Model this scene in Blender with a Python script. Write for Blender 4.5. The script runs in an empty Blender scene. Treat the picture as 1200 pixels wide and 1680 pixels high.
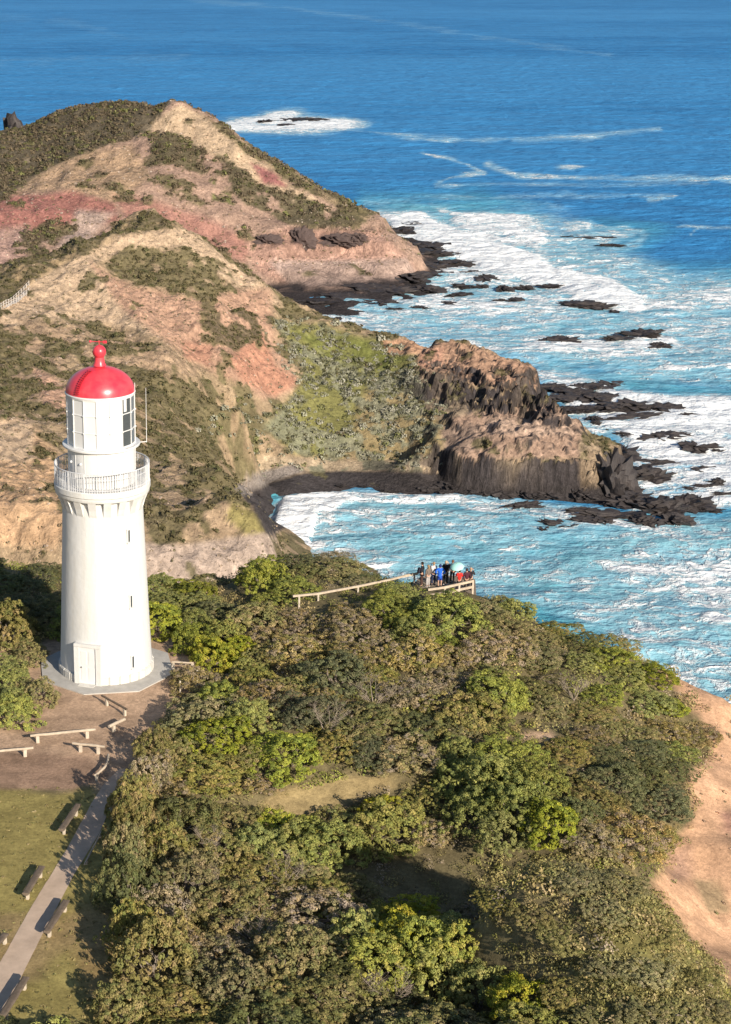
import bpy, bmesh, math, random
import numpy as np
from mathutils import Vector, Matrix

R = math.radians
sc = bpy.context.scene
COL = sc.collection

# ------------------------------------------------------------------ camera, sky, sun, exposure
CAMZ, PITCH, F, CX, CY = 124.6, R(18.0), 2850.0, 370.0, 840.0      # photograph 1200 x 1680
cam_d = bpy.data.cameras.new('camera')
cam = bpy.data.objects.new('camera', cam_d)
COL.objects.link(cam)
cam.location = (0, 0, CAMZ)
cam.rotation_euler = (R(90) - PITCH, 0, 0)
cam_d.sensor_fit = 'VERTICAL'
cam_d.sensor_height = 24.0
cam_d.sensor_width = 24.0
cam_d.lens = 24.0 * F / 1680.0
cam_d.shift_x = (600.0 - CX) / 1680.0
cam_d.clip_start = 1.0
cam_d.clip_end = 120000.0
sc.camera = cam

SUN_EL, SUN_AZ = R(23.0), R(30.0)        # the sun stands behind the camera, to its right
to_sun = Vector((math.sin(SUN_AZ) * math.cos(SUN_EL), -math.cos(SUN_AZ) * math.cos(SUN_EL), math.sin(SUN_EL)))
world = bpy.data.worlds.new('World')
sc.world = world
world.use_nodes = True
wn = world.node_tree
sky = wn.nodes.new('ShaderNodeTexSky')
sky.sky_type = 'NISHITA'
sky.sun_disc = False
sky.sun_elevation = SUN_EL
sky.sun_rotation = math.atan2(to_sun.x, to_sun.y)
sky.altitude = 100.0
sky.air_density = 1.0
sky.dust_density = 0.6
sky.ozone_density = 2.0
wn.links.new(sky.outputs[0], wn.nodes['Background'].inputs[0])
wn.nodes['Background'].inputs[1].default_value = 0.075
sun_d = bpy.data.lights.new('sun', 'SUN')
sun_d.energy = 5.0
sun_d.angle = R(0.5)
sun_d.color = (1.0, 0.895, 0.755)
sun = bpy.data.objects.new('sun', sun_d)
COL.objects.link(sun)
sun.rotation_euler = to_sun.to_track_quat('Z', 'Y').to_euler()
sc.view_settings.view_transform = 'Standard'
sc.view_settings.look = 'None'
sc.view_settings.gamma = 1.0
sc.view_settings.exposure = 0.58
sc.cycles.max_bounces = 5
sc.cycles.diffuse_bounces = 3
sc.cycles.glossy_bounces = 2
sc.cycles.transmission_bounces = 4
sc.cycles.transparent_max_bounces = 4

# ------------------------------------------------------------------ geometry of the view
SP, CP = math.sin(PITCH), math.cos(PITCH)

def ray(px, py):
    cx, cy = (px - CX) / F, (CY - py) / F
    return cx, CP + cy * SP, -SP + cy * CP

def PY(px, py, y):
    """the point of the place seen at photograph pixel px, py that lies y metres ahead"""
    d = ray(px, py)
    t = y / d[1]
    return Vector((d[0] * t, y, CAMZ + d[2] * t))

def PZ(px, py, z):
    d = ray(px, py)
    t = (z - CAMZ) / d[2]
    return Vector((d[0] * t, d[1] * t, z))

def proj(x, y, z):
    x, y, z = np.asarray(x, float), np.asarray(y, float), np.asarray(z, float) - CAMZ
    dep = y * CP - z * SP
    return CX + F * x / dep, CY - F * (y * SP + z * CP) / dep

# ------------------------------------------------------------------ noise and masks (numpy)
def _table(seed):
    return np.random.RandomState(seed).rand(256, 256)

_T = {}

def vnoise(x, y, seed=0):
    if seed not in _T:
        _T[seed] = _table(seed)
    t = _T[seed]
    xi, yi = np.floor(x).astype(int), np.floor(y).astype(int)
    fx, fy = x - xi, y - yi
    fx, fy = fx * fx * (3 - 2 * fx), fy * fy * (3 - 2 * fy)
    a, b = t[xi & 255, yi & 255], t[(xi + 1) & 255, yi & 255]
    c, d = t[xi & 255, (yi + 1) & 255], t[(xi + 1) & 255, (yi + 1) & 255]
    return (a * (1 - fx) + b * fx) * (1 - fy) + (c * (1 - fx) + d * fx) * fy

def fbm(x, y, octs=4, seed=0):
    """0..1, about 0.5"""
    s, a, n = 0.0, 0.5, 0.0
    for o in range(octs):
        s = s + a * vnoise(x * 2 ** o + 17.3 * o, y * 2 ** o - 9.1 * o, seed + o)
        n += a
        a *= 0.5
    return s / n

def ridged(x, y, octs=4, seed=0):
    s, a, n = 0.0, 0.5, 0.0
    for o in range(octs):
        s = s + a * (1 - np.abs(2 * vnoise(x * 2 ** o + 7.7 * o, y * 2 ** o, seed + o) - 1))
        n += a
        a *= 0.5
    return s / n

def sstep(a, b, x):
    t = np.clip((x - a) / (b - a), 0, 1)
    return t * t * (3 - 2 * t)

def in_poly(x, y, poly):
    x, y = np.asarray(x, float), np.asarray(y, float)
    r = np.zeros(x.shape, bool)
    n = len(poly)
    for i in range(n):
        x0, y0 = poly[i]
        x1, y1 = poly[(i + 1) % n]
        if y0 == y1:
            continue
        c = (y0 > y) != (y1 > y)
        r ^= c & (x < (x1 - x0) * (y - y0) / (y1 - y0) + x0)
    return r

def poly_dist(x, y, poly, closed=True):
    d = np.full(np.shape(x), 1e9)
    n = len(poly)
    for i in range(n if closed else n - 1):
        x0, y0 = poly[i]
        x1, y1 = poly[(i + 1) % n]
        dx, dy = x1 - x0, y1 - y0
        t = np.clip(((x - x0) * dx + (y - y0) * dy) / (dx * dx + dy * dy + 1e-9), 0, 1)
        d = np.minimum(d, np.hypot(x - x0 - t * dx, y - y0 - t * dy))
    return d

def soft_poly(x, y, poly, w):
    """1 inside, 0 outside, w wide edge"""
    d = poly_dist(x, y, poly)
    s = np.where(in_poly(x, y, poly), d, -d)
    return sstep(-w, w, s)

# ------------------------------------------------------------------ meshes
def np_mesh(name, V, Fq, col=None, smooth=True):
    me = bpy.data.meshes.new(name)
    V = np.asarray(V, np.float32)
    Fq = np.asarray(Fq, np.int32)
    k = Fq.shape[1]
    me.vertices.add(len(V))
    me.vertices.foreach_set('co', V.ravel())
    me.loops.add(Fq.size)
    me.loops.foreach_set('vertex_index', Fq.ravel())
    me.polygons.add(len(Fq))
    me.polygons.foreach_set('loop_start', np.arange(0, Fq.size, k, dtype=np.int32))
    me.polygons.foreach_set('use_smooth', np.full(len(Fq), smooth))
    me.update(calc_edges=True)
    if col is not None:
        a = me.color_attributes.new('Col', 'FLOAT_COLOR', 'POINT')
        a.data.foreach_set('color', np.asarray(col, np.float32).ravel())
    return me

def link(name, me, mat=None, parent=None, loc=None):
    o = bpy.data.objects.new(name, me)
    COL.objects.link(o)
    if mat is not None and me is not None and len(me.materials) == 0:
        me.materials.append(mat)
    if parent is not None:
        o.parent = parent
    if loc is not None:
        o.location = loc
    return o

def tag(o, label, cat, group=None):
    o['label'] = label
    o['category'] = cat
    if group:
        o['group'] = group
    return o

def empty(name, label, cat, loc=(0, 0, 0), rz=0.0, group=None):
    o = bpy.data.objects.new(name, None)
    COL.objects.link(o)
    o.location = loc
    o.rotation_euler = (0, 0, rz)
    o.empty_display_size = 0.3
    return tag(o, label, cat, group)

def grid_faces(nx, ny):
    i = np.arange(nx - 1)[:, None] * ny + np.arange(ny - 1)[None, :]
    return np.stack([i, i + ny, i + ny + 1, i + 1], -1).reshape(-1, 4)

# ------------------------------------------------------------------ materials
def mat_new(name):
    m = bpy.data.materials.new(name)
    m.use_nodes = True
    nt = m.node_tree
    return m, nt, nt.nodes['Principled BSDF']

def N(nt, typ, **kw):
    n = nt.nodes.new(typ)
    for k, v in kw.items():
        if k.startswith('i_'):
            key = k[2:]
            n.inputs[int(key) if key.isdigit() else key.replace('_', ' ')].default_value = v
        else:
            setattr(n, k, v)
    return n

def L(nt, a, b):
    nt.links.new(a, b)

def noise(nt, vec, scale, detail=4.0, rough=0.6, dist=0.0):
    n = N(nt, 'ShaderNodeTexNoise')
    n.inputs['Scale'].default_value = scale
    n.inputs['Detail'].default_value = detail
    n.inputs['Roughness'].default_value = rough
    n.inputs['Distortion'].default_value = dist
    if vec is not None:
        L(nt, vec, n.inputs['Vector'])
    return n.outputs['Fac']

def ramp(nt, fac, stops):
    r = N(nt, 'ShaderNodeValToRGB')
    e = r.color_ramp.elements
    while len(e) < len(stops):
        e.new(0.5)
    for el, (p, c) in zip(e, stops):
        el.position = p
        el.color = c if len(c) == 4 else (*c, 1)
    L(nt, fac, r.inputs[0])
    return r.outputs[0]

def math_n(nt, op, a, b=None, clamp=False):
    n = N(nt, 'ShaderNodeMath', operation=op, use_clamp=clamp)
    for i, v in enumerate((a, b)):
        if v is None:
            continue
        if isinstance(v, (int, float)):
            n.inputs[i].default_value = v
        else:
            L(nt, v, n.inputs[i])
    return n.outputs[0]

def mapr(nt, v, a, b, c, d, smooth=False):
    n = N(nt, 'ShaderNodeMapRange')
    if smooth:
        n.interpolation_type = 'SMOOTHSTEP'
    L(nt, v, n.inputs[0])
    for i, q in enumerate((a, b, c, d)):
        if isinstance(q, (int, float)):
            n.inputs[i + 1].default_value = q
        else:
            L(nt, q, n.inputs[i + 1])
    return n.outputs[0]

def mixc(nt, fac, a, b, mode='MIX'):
    n = N(nt, 'ShaderNodeMix', data_type='RGBA', blend_type=mode)
    for s, v in ((n.inputs[0], fac), (n.inputs[6], a), (n.inputs[7], b)):
        if isinstance(v, (int, float)):
            s.default_value = v
        elif isinstance(v, (tuple, list)):
            s.default_value = v if len(v) == 4 else (*v, 1)
        else:
            L(nt, v, s)
    return n.outputs[2]

def bump(nt, h, strength, dist, normal=None):
    b = N(nt, 'ShaderNodeBump')
    b.inputs['Strength'].default_value = strength
    b.inputs['Distance'].default_value = dist
    L(nt, h, b.inputs['Height'])
    if normal is not None:
        L(nt, normal, b.inputs['Normal'])
    return b.outputs[0]

def plain(name, col, rough=0.6, spec=0.4, var=0.12, scale=4.0, bmp=0.0, metal=0.0):
    """a painted or natural surface: base colour broken up by two scales of noise"""
    m, nt, p = mat_new(name)
    tc = N(nt, 'ShaderNodeTexCoord').outputs['Object']
    a = noise(nt, tc, scale, 5, 0.65)
    k = mapr(nt, a, 0.25, 0.75, 1 - var, 1 + var)
    c = mixc(nt, 1.0, (*col, 1), (1, 1, 1, 1), 'MULTIPLY')
    vm = N(nt, 'ShaderNodeVectorMath', operation='SCALE')
    L(nt, c, vm.inputs[0])
    L(nt, k, vm.inputs['Scale'])
    L(nt, vm.outputs[0], p.inputs['Base Color'])
    p.inputs['Roughness'].default_value = rough
    p.inputs['Specular IOR Level'].default_value = spec
    p.inputs['Metallic'].default_value = metal
    if bmp:
        L(nt, bump(nt, noise(nt, tc, scale * 6, 4), bmp, 0.03), p.inputs['Normal'])
    return m

def ground_mat(name, fine=1.2, bmp=0.6, dist=0.4, rough=0.95, cliff=True):
    """land: colour from the painted cover attribute, broken up by noise; alpha of the attribute marks bare rock"""
    m, nt, p = mat_new(name)
    at = N(nt, 'ShaderNodeAttribute', attribute_name='Col')
    tc = N(nt, 'ShaderNodeTexCoord').outputs['Object']
    n1 = noise(nt, tc, fine, 8, 0.75)
    n2 = noise(nt, tc, fine * 0.2, 5, 0.65)
    k = math_n(nt, 'MULTIPLY', mapr(nt, n1, 0.28, 0.72, 0.60, 1.36), mapr(nt, n2, 0.25, 0.75, 0.80, 1.18))
    rock = at.outputs['Alpha']
    # rills, joints and layers: noise drawn out down the slope
    mp = N(nt, 'ShaderNodeMapping')
    mp.inputs['Scale'].default_value = (1.0, 1.0, 0.18)
    L(nt, tc, mp.inputs['Vector'])
    col_n = noise(nt, mp.outputs[0], 0.8, 6, 0.68, 0.5)
    # pebbles and tussocks
    sp = noise(nt, tc, fine * 2.1, 3, 0.6)
    k = math_n(nt, 'MULTIPLY', k, mapr(nt, sp, 0.60, 0.68, 1.0, 0.62, True))
    sp2 = noise(nt, mp.outputs[0], fine * 1.6, 3, 0.6)
    k = math_n(nt, 'MULTIPLY', k, mapr(nt, sp2, 0.64, 0.70, 1.0, 1.25, True))
    vm = N(nt, 'ShaderNodeVectorMath', operation='SCALE')
    L(nt, at.outputs['Color'], vm.inputs[0])
    if cliff:
        lo = mapr(nt, rock, 0, 1, 0.68, 0.50)
        hi = mapr(nt, rock, 0, 1, 1.24, 1.40)
        k = math_n(nt, 'MULTIPLY', k, mapr(nt, col_n, 0.3, 0.7, lo, hi))
    L(nt, k, vm.inputs['Scale'])
    L(nt, vm.outputs[0], p.inputs['Base Color'])
    p.inputs['Roughness'].default_value = rough
    p.inputs['Specular IOR Level'].default_value = 0.15
    h = math_n(nt, 'ADD', n1, math_n(nt, 'MULTIPLY', sp, 0.5))
    if cliff:
        h = math_n(nt, 'ADD', h, math_n(nt, 'MULTIPLY', col_n, mapr(nt, rock, 0, 1, 1.2, 4.0)))
    L(nt, bump(nt, h, bmp, dist), p.inputs['Normal'])
    return m
# ------------------------------------------------------------------ land: height fields through surveyed points
class Land:
    def __init__(self, x0, x1, y0, y1, step, pts, c=6.0):
        self.x0, self.y0, self.step = x0, y0, step
        self.nx, self.ny = int((x1 - x0) / step) + 1, int((y1 - y0) / step) + 1
        self.gx = x0 + step * np.arange(self.nx)
        self.gy = y0 + step * np.arange(self.ny)
        P = np.array([(p[0], p[1]) for p in pts], float)
        z = np.array([p[2] for p in pts], float)
        D = np.sqrt(((P[:, None] - P[None]) ** 2).sum(-1) + c * c)
        A = np.block([[D + np.eye(len(P)) * 0.0, np.c_[np.ones(len(P)), P]],
                      [np.c_[np.ones(len(P)), P].T, np.zeros((3, 3))]])
        self.P, self.c = P, c
        self.w = np.linalg.solve(A + np.diag([1e-6] * len(P) + [0] * 3), np.r_[z, 0, 0, 0])
        self.X, self.Y = np.meshgrid(self.gx, self.gy, indexing='ij')
        self.Z = self.raw(self.X, self.Y)

    def raw(self, x, y):
        s = self.w[-3] + self.w[-2] * x + self.w[-1] * y
        for (px, py), w in zip(self.P, self.w[:-3]):
            s = s + w * np.sqrt((x - px) ** 2 + (y - py) ** 2 + self.c ** 2)
        return s

    def at(self, x, y):
        fx = np.clip((np.asarray(x, float) - self.x0) / self.step, 0, self.nx - 1.001)
        fy = np.clip((np.asarray(y, float) - self.y0) / self.step, 0, self.ny - 1.001)
        i, j = fx.astype(int), fy.astype(int)
        u, v = fx - i, fy - j
        Z = self.Z
        return (Z[i, j] * (1 - u) + Z[i + 1, j] * u) * (1 - v) + (Z[i, j + 1] * (1 - u) + Z[i + 1, j + 1] * u) * v

    def hit(self, px, py, ya=None, yb=None):
        """where the line of sight through a pixel first meets this land"""
        ys = np.arange(ya or self.gy[0], yb or self.gy[-1], 0.25)
        d = ray(px, py)
        t = ys / d[1]
        xs, zs = d[0] * t, CAMZ + d[2] * t
        b = np.nonzero(zs <= self.at(xs, ys))[0]
        k = b[0] if len(b) else len(ys) - 1
        return Vector((xs[k], ys[k], float(self.at(xs[k], ys[k]))))

    def slope(self):
        gx, gy = np.gradient(self.Z, self.step)
        return np.hypot(gx, gy)

    def build(self, name, col, mat, keep=None):
        V = np.stack([self.X, self.Y, self.Z], -1).reshape(-1, 3)
        Fq = grid_faces(self.nx, self.ny)
        if keep is not None:
            k = keep.reshape(-1)
            Fq = Fq[k[Fq].all(1)]
            used = np.zeros(len(V), bool)
            used[Fq.ravel()] = True
            idx = np.cumsum(used) - 1
            V, Fq, col = V[used], idx[Fq], col.reshape(-1, 4)[used]
        o = link(name, np_mesh(name, V, Fq, col.reshape(-1, 4)), mat)
        o['kind'] = 'structure'
        return o

def pts_px(lst):
    return [tuple(PY(*q)) for q in lst]

# ---- near headland: the plateau with lighthouse, lawn and scrub
LAWN_OPEN = [(-1200, 1080), (60, 1070), (100, 1050), (250, 1040), (330, 1075), (345, 1120), (300, 1180), (280, 1250), (265, 1330), (240, 1420),
             (230, 1600), (230, 2900), (-1200, 2900)]
def _flat(x, y):
    px, py = proj(x, y, np.full(np.shape(x), 80.0))
    return px, py

near_pts = [(x, y, 80.0) for x, y in ((-40, 110), (-30, 95), (-20, 85), (-12, 70), (-25, 60), (-8, 100), (-5, 85), (-7.7, 104.5), (-7, 62),
                                      (-12, 112), (-30, 45), (-55, 70), (-60, 100), (-5, 45))]
near_pts += pts_px([(520, 1310, 87.5), (600, 1150, 96.5), (420, 1200, 93), (700, 1250, 90),
                    (450, 935, 121), (560, 930, 122), (640, 955, 118), (720, 968, 114.0), (800, 985, 113), (900, 1025, 109), (1000, 1062, 107),
                    (1100, 1102, 105), (1160, 1135, 103), (1200, 1158, 102), (250, 965, 124), (100, 945, 128), (0, 930, 130),
                    (1150, 1230, 96.5), (1200, 1300, 92.5), (1150, 1420, 84), (1200, 1540, 78.5), (1250, 1420, 85), (1080, 1390, 84.5),
                    (950, 1432, 68.0), (890, 1434, 68.2), (835, 1452, 69.2), (1010, 1444, 67.5), (1065, 1492, 66.2), (900, 1540, 66), (1120, 1575, 65.5), (1165, 1640, 63), (1000, 1600, 63), (1000, 1690, 60),
                    (1000, 1390, 80), (790, 1500, 70.6), (755, 1520, 71.5), (800, 1610, 67.0), (660, 1520, 74.0), (740, 1448, 80.5), (700, 1400, 83), (900, 1330, 84), (1000, 1250, 91), (850, 1120, 100), (600, 1640, 66.5),
                    (350, 1550, 71.5), (900, 1740, 58.5), (1300, 1720, 66.5), (1250, 1640, 70)])
near_pts += [tuple(PZ(px, py, 80.0)) for px, py in ((370, 1060), (360, 1000), (320, 1180), (300, 1280), (280, 1400), (260, 1500), (250, 1620), (280, 1010), (400, 1130))]
near_pts += [tuple(PY(px, 1430, 75.5).xy) + (zz,) for px, zz in ((640, 78.8), (720, 78.4), (800, 78.0), (850, 77.8), (900, 78.2), (950, 78.8), (1000, 79.3), (1050, 79.0))]
near_pts += [(-60, 128, 76), (-35, 130, 74), (-60, 160, 55), (-35, 160, 50), (-15, 150, 52), (5, 150, 45), (20, 145, 40), (30, 136, 42),
             (42, 122, 45), (48, 108, 50), (50, 95, 55), (50, 80, 58), (48, 65, 62), (46, 45, 66), (70, 120, 5), (75, 90, 5), (75, 60, 12), (75, 40, 20),
             (60, 140, 3), (35, 165, 3), (10, 180, 8), (-20, 185, 30), (-60, 190, 45), (20, 35, 83), (5, 30, 81), (-60, 30, 80)]
near = Land(-62, 78, 30, 190, 0.5, near_pts, c=2.8)
_px, _py = _flat(near.X, near.Y)
OPEN = soft_poly(_px, _py, LAWN_OPEN, 24.0)
near.Z = near.Z * (1 - OPEN) + 80.0 * OPEN
near.Z += sstep(24, 30, near.X) * (ridged(near.X * .22, near.Y * .10, 4, 95) - .5) * 1.3
near.Z += (1 - OPEN) * ((fbm(near.X * 0.12, near.Y * 0.12, 4, 3) - 0.5) * 1.6 + (fbm(near.X * 0.9, near.Y * 0.9, 3, 9) - 0.5) * 0.35)

# ---- middle headland: the hill with the boardwalk, the spur, the cove and the rocky tip
F_TIP = (np.array([-8, 0.0, 0.9, 1.5, 2.7, 9.0, 13.0, 14.8, 20.0, 30.0]), np.array([-8, 0.0, 0.9, 2.6, 8.0, 10.6, 13.4, 20.0, 23.6, 30.0]))
mid_pts = pts_px([
    # crest from the boardwalk over the hill and down to the saddle
    (0, 507, 430), (45, 470, 445), (60, 452, 450), (130, 403, 470), (200, 367, 485), (240, 352, 490), (290, 373, 492), (330, 395, 490),
    (380, 433, 488), (430, 468, 486), (470, 497, 485), (520, 523, 483), (560, 543, 482), (600, 553, 480), (650, 567, 474),
    # behind the crest, still in view on the left
    (100, 430, 484), (40, 452, 515), (0, 478, 525), (-40, 500, 530),
    # face of the hill
    (200, 440, 462), (300, 440, 468), (260, 520, 436), (350, 520, 446), (430, 540, 455), (180, 540, 424), (100, 520, 424), (60, 500, 434),
    (0, 560, 402), (0, 630, 350), (0, 700, 302), (0, 780, 262), (0, 850, 236), (-80, 700, 302), (-80, 600, 370), (100, 600, 388), (100, 700, 318), (100, 800, 262), (200, 620, 390),
    (200, 700, 336), (200, 780, 288), (200, 850, 247), (300, 600, 405), (300, 680, 376), (400, 620, 425), (400, 700, 396), (300, 760, 322), (300, 840, 258),
    # spur rim
    (350, 772, 345), (380, 795, 310), (405, 815, 284), (430, 842, 258), (440, 862, 249), (300, 893, 242), (380, 885, 244), (200, 900, 236), (100, 890, 233), (430, 885, 244.5),
    # valley floor
    (500, 600, 452), (560, 620, 452), (620, 620, 450), (480, 700, 424), (560, 700, 429), (640, 700, 429), (700, 640, 440), (460, 755, 412), (420, 780, 408),
    (520, 765, 414), (600, 762, 416), (680, 765, 415), (400, 797, 403.5),
])
for px, py in ((470, 815), (520, 799), (600, 797), (700, 802), (450, 838)):
    mid_pts.append(tuple(PZ(px, py, 0.0)))
for px, py, z in ((426, 836, .9), (441, 852, -.3), (412, 816, 1.5), (404, 804, 2.2), (425, 812, 1.2), (456, 807, .35), (470, 802, 1.0), (492, 795, .8), (445, 824, .15), (480, 790, 1.3)):
    mid_pts.append(tuple(PZ(px, py, z)))
for px, py in ((440, 806), (520, 783), (600, 782), (690, 790)):
    mid_pts.append(tuple(PZ(px, py, 1.0)))
mid_pts += pts_px([(690, 757, 412.5), (660, 763, 414.5)])
tip_pts = pts_px([(700, 572, 466), (730, 563, 462), (770, 568, 458), (820, 585, 452), (870, 607, 446), (886, 630, 441),
                  (760, 600, 446), (830, 608, 440), (870, 622, 436), (710, 610, 448),
                  (830, 692, 417), (870, 690, 418), (780, 690, 419), (740, 690, 421), (905, 668, 424), (940, 694, 413), (948, 722, 407),
                  (850, 742, 399.5), (712, 750, 409), (735, 742, 406.5), (760, 737, 404.5), (785, 737, 403), (810, 738, 401.5), (830, 740, 400.5), (875, 743, 399.2), (900, 745, 399), (935, 745, 401), (965, 728, 407), (990, 732, 409), (1015, 742, 410)])
tip_pts += [tuple(PZ(px, py, 0.2)) for px, py in ((715, 796), (740, 802), (765, 807), (785, 809), (805, 811), (828, 812), (850, 812), (875, 813), (900, 813), (950, 815), (990, 818), (1020, 806), (1024, 770), (1020, 745))]
tip_pts = [(x, y, float(np.interp(z, F_TIP[1], F_TIP[0]))) for x, y, z in tip_pts]
mid_pts += tip_pts
mid_pts += [(16, 300, 3), (18, 258, 2), (18, 242, 0), (14, 325, 4), (9, 350, 6), (24, 345, -3), (28, 280, -4), (26, 370, -3),
            (14, 222, 2), (0, 234, 34), (-12, 231, 35), (6, 238, 33), (-30, 226, 37), (-48, 222, 40), (2, 215, 15), (-20, 208, 26), (-50, 200, 36), (-90, 195, 45), (-90, 240, 52),
            (-110, 300, 45), (-110, 400, 36), (-110, 450, 34), (-110, 520, 30), (-60, 535, 22), (-30, 530, 18), (0, 525, 8), (20, 515, 3), (34, 505, 0.2), (45, 498, -1),
            (55, 494, -2), (66, 482, -2), (76, 470, -2), (84, 458, -2), (88, 446, -2), (91, 434, -2), (94, 424, -1.5), (103, 424, -2), (108, 410, -2), (104, 396, -3), (120, 425, -4), (60, 515, -5), (90, 490, -5), (120, 450, -5),
            (130, 400, -5), (100, 380, -5), (60, 385, -4), (40, 375, -4), (60, 330, -5), (40, 250, -5), (30, 215, -4), (130, 350, -5), (130, 520, -6), (20, 560, -3), (-20, 565, 12), (-110, 570, 28),
            (70, 392, -2), (95, 390, -3), (50, 395, -1)]
mid = Land(-112, 132, 195, 570, 0.5, mid_pts, c=2.5)
_tipm = sstep(40, 54, mid.X) * sstep(375, 385, mid.Y)
_w = (fbm(mid.X * 0.25, mid.Y * 0.25, 5, 27) - 0.5) * 4.0 + (ridged(mid.X * 0.45, mid.Y * 0.2, 3, 33) - 0.5) * 0.8
_T[997] = _table(997)
def cells(x, y, s, seed):
    wx, wy = fbm(x * .3, y * .3, 2, seed) * 5, fbm(x * .3 + 9, y * .3, 2, seed + 3) * 5
    return _T[997][np.floor(x / s + wx).astype(int) & 255, np.floor(y / s + wy + seed).astype(int) & 255]
_w = _w + (cells(mid.X, mid.Y, 1.7, 5) - .5) * .7 + (cells(mid.X, mid.Y, 4.1, 7) - .5) * 1.2
_base = mid.Z.copy()
_land = sstep(0.5, 4.0, _base)
_gul = ridged(mid.X * 0.05 + 0.02 * mid.Y, mid.Y * 0.03, 4, 41) - 0.55
mid.Z += _land * (_gul * 4.2 + (fbm(mid.X * 0.2, mid.Y * 0.2, 4, 5) - 0.5) * 1.8 + (fbm(mid.X * 0.8, mid.Y * 0.8, 3, 6) - 0.5) * 1.3 + (ridged(mid.X * 0.16 - .06 * mid.Y, mid.Y * 0.07, 3, 46) - .5) * 1.4)
_shore = np.exp(-(_base - 0.3) ** 2 / 2.0)
mid.Z += _shore * (fbm(mid.X * 0.45, mid.Y * 0.45, 4, 8) - 0.5) * (0.4 + 1.1 * sstep(40, 70, mid.X))
_t = np.interp(_base + _w * sstep(0.3, 3.0, _base) * 0.55, F_TIP[0], F_TIP[1]) + _land * ((fbm(mid.X * 0.4, mid.Y * 0.4, 4, 51) - 0.5) * 2.4 + (ridged(mid.X * .22, mid.Y * .22, 4, 57) - .55) * 2.2 + (cells(mid.X, mid.Y, 1.3, 9) - .5) * .5)
mid.Z = mid.Z * (1 - _tipm) + _t * _tipm

# ---- far headland
far_pts = pts_px([
    (-60, 235, 800), (0, 228, 800), (60, 206, 795), (120, 176, 788), (200, 167, 782), (250, 166, 776), (290, 164, 770), (330, 190, 762), (370, 217, 754), (400, 235, 750),
    (450, 270, 740), (500, 300, 731), (560, 331, 722), (600, 351, 714), (630, 383, 706), (650, 402, 700),
    (0, 300, 735), (60, 280, 745), (120, 240, 755), (200, 240, 748), (260, 205, 755), (300, 240, 738), (340, 250, 735), (400, 290, 722), (460, 320, 715), (520, 345, 708),
    (0, 340, 690), (100, 320, 700), (200, 300, 706), (300, 300, 712), (350, 340, 700), (420, 350, 702), (500, 370, 698), (580, 372, 702),
    (0, 400, 640), (80, 390, 655), (160, 360, 672), (240, 350, 680), (320, 400, 672), (400, 390, 684), (450, 395, 683), (520, 395, 690), (600, 395, 691),
    (440, 440, 671), (520, 440, 678), (600, 440, 680), (650, 430, 684), (0, 470, 600), (100, 440, 620), (200, 420, 635), (300, 440, 645), (380, 450, 656)])
for px, py, z in ((430, 470, 1.2), (480, 478, 1.0), (540, 466, 2), (600, 462, 2), (650, 456, 2), (675, 448, 2), (680, 430, 2), (680, 412, 1), (665, 395, 0.6), (640, 372, 0.5),
                  (480, 512, 0.3), (540, 508, 0.2), (600, 498, 0.2), (650, 492, 0.1), (690, 470, 0.1), (715, 440, 0), (720, 410, -0.2), (690, 380, -0.4), (650, 360, -1), (620, 340, -1),
                  (580, 535, -1), (700, 505, -1), (760, 450, -1.5), (740, 380, -1.5), (660, 330, -2.5)):
    far_pts.append(tuple(PZ(px, py, z)))
far_pts += [(-170, 860, 15), (-120, 880, 5), (-60, 870, 5), (-20, 860, 5), (20, 835, 2), (50, 800, 0), (75, 770, -1), (0, 900, -5), (60, 860, -5), (100, 800, -5),
            (-170, 900, -3), (-90, 920, -5), (-170, 700, 45), (-170, 620, 32), (-170, 550, 28), (-100, 560, 24), (-50, 560, 18), (-10, 580, 10), (10, 600, 3), (130, 700, -4), (130, 600, -4), (40, 580, -3), (80, 600, -3)]
far = Land(-175, 135, 545, 925, 1.3, far_pts, c=4.0)
_b2 = far.Z.copy()
_land2 = sstep(1.5, 7.0, _b2)
_g2 = ridged(far.X * 0.035 + 0.01 * far.Y, far.Y * 0.022, 4, 61) - 0.55
far.Z += _land2 * (_g2 * 6.0 + (fbm(far.X * 0.14, far.Y * 0.14, 4, 15) - 0.5) * 2.4 + (fbm(far.X * 0.5, far.Y * 0.5, 3, 16) - 0.5) * 1.8 + (ridged(far.X * 0.10, far.Y * 0.05, 3, 66) - .5) * 2.2)
_cl = sstep(10, 25, far.X) * (1 - sstep(20, 26, _b2)) * sstep(1.0, 3.0, _b2)
_st = far.Z + (fbm(far.X * 0.15, far.Y * 0.15, 3, 71) - 0.5) * 3
_st = np.interp(_st, [0, 1.5, 3.5, 9, 11, 14.5, 17, 21, 30], [0, 1.5, 6.5, 9.5, 13.5, 15, 19.5, 21.5, 30])
far.Z = far.Z * (1 - _cl) + _st * _cl
far.Z += np.exp(-(_b2 - 0.3) ** 2 / 1.5) * (fbm(far.X * 0.22, far.Y * 0.22, 4, 18) - 0.42) * 2.6

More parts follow.
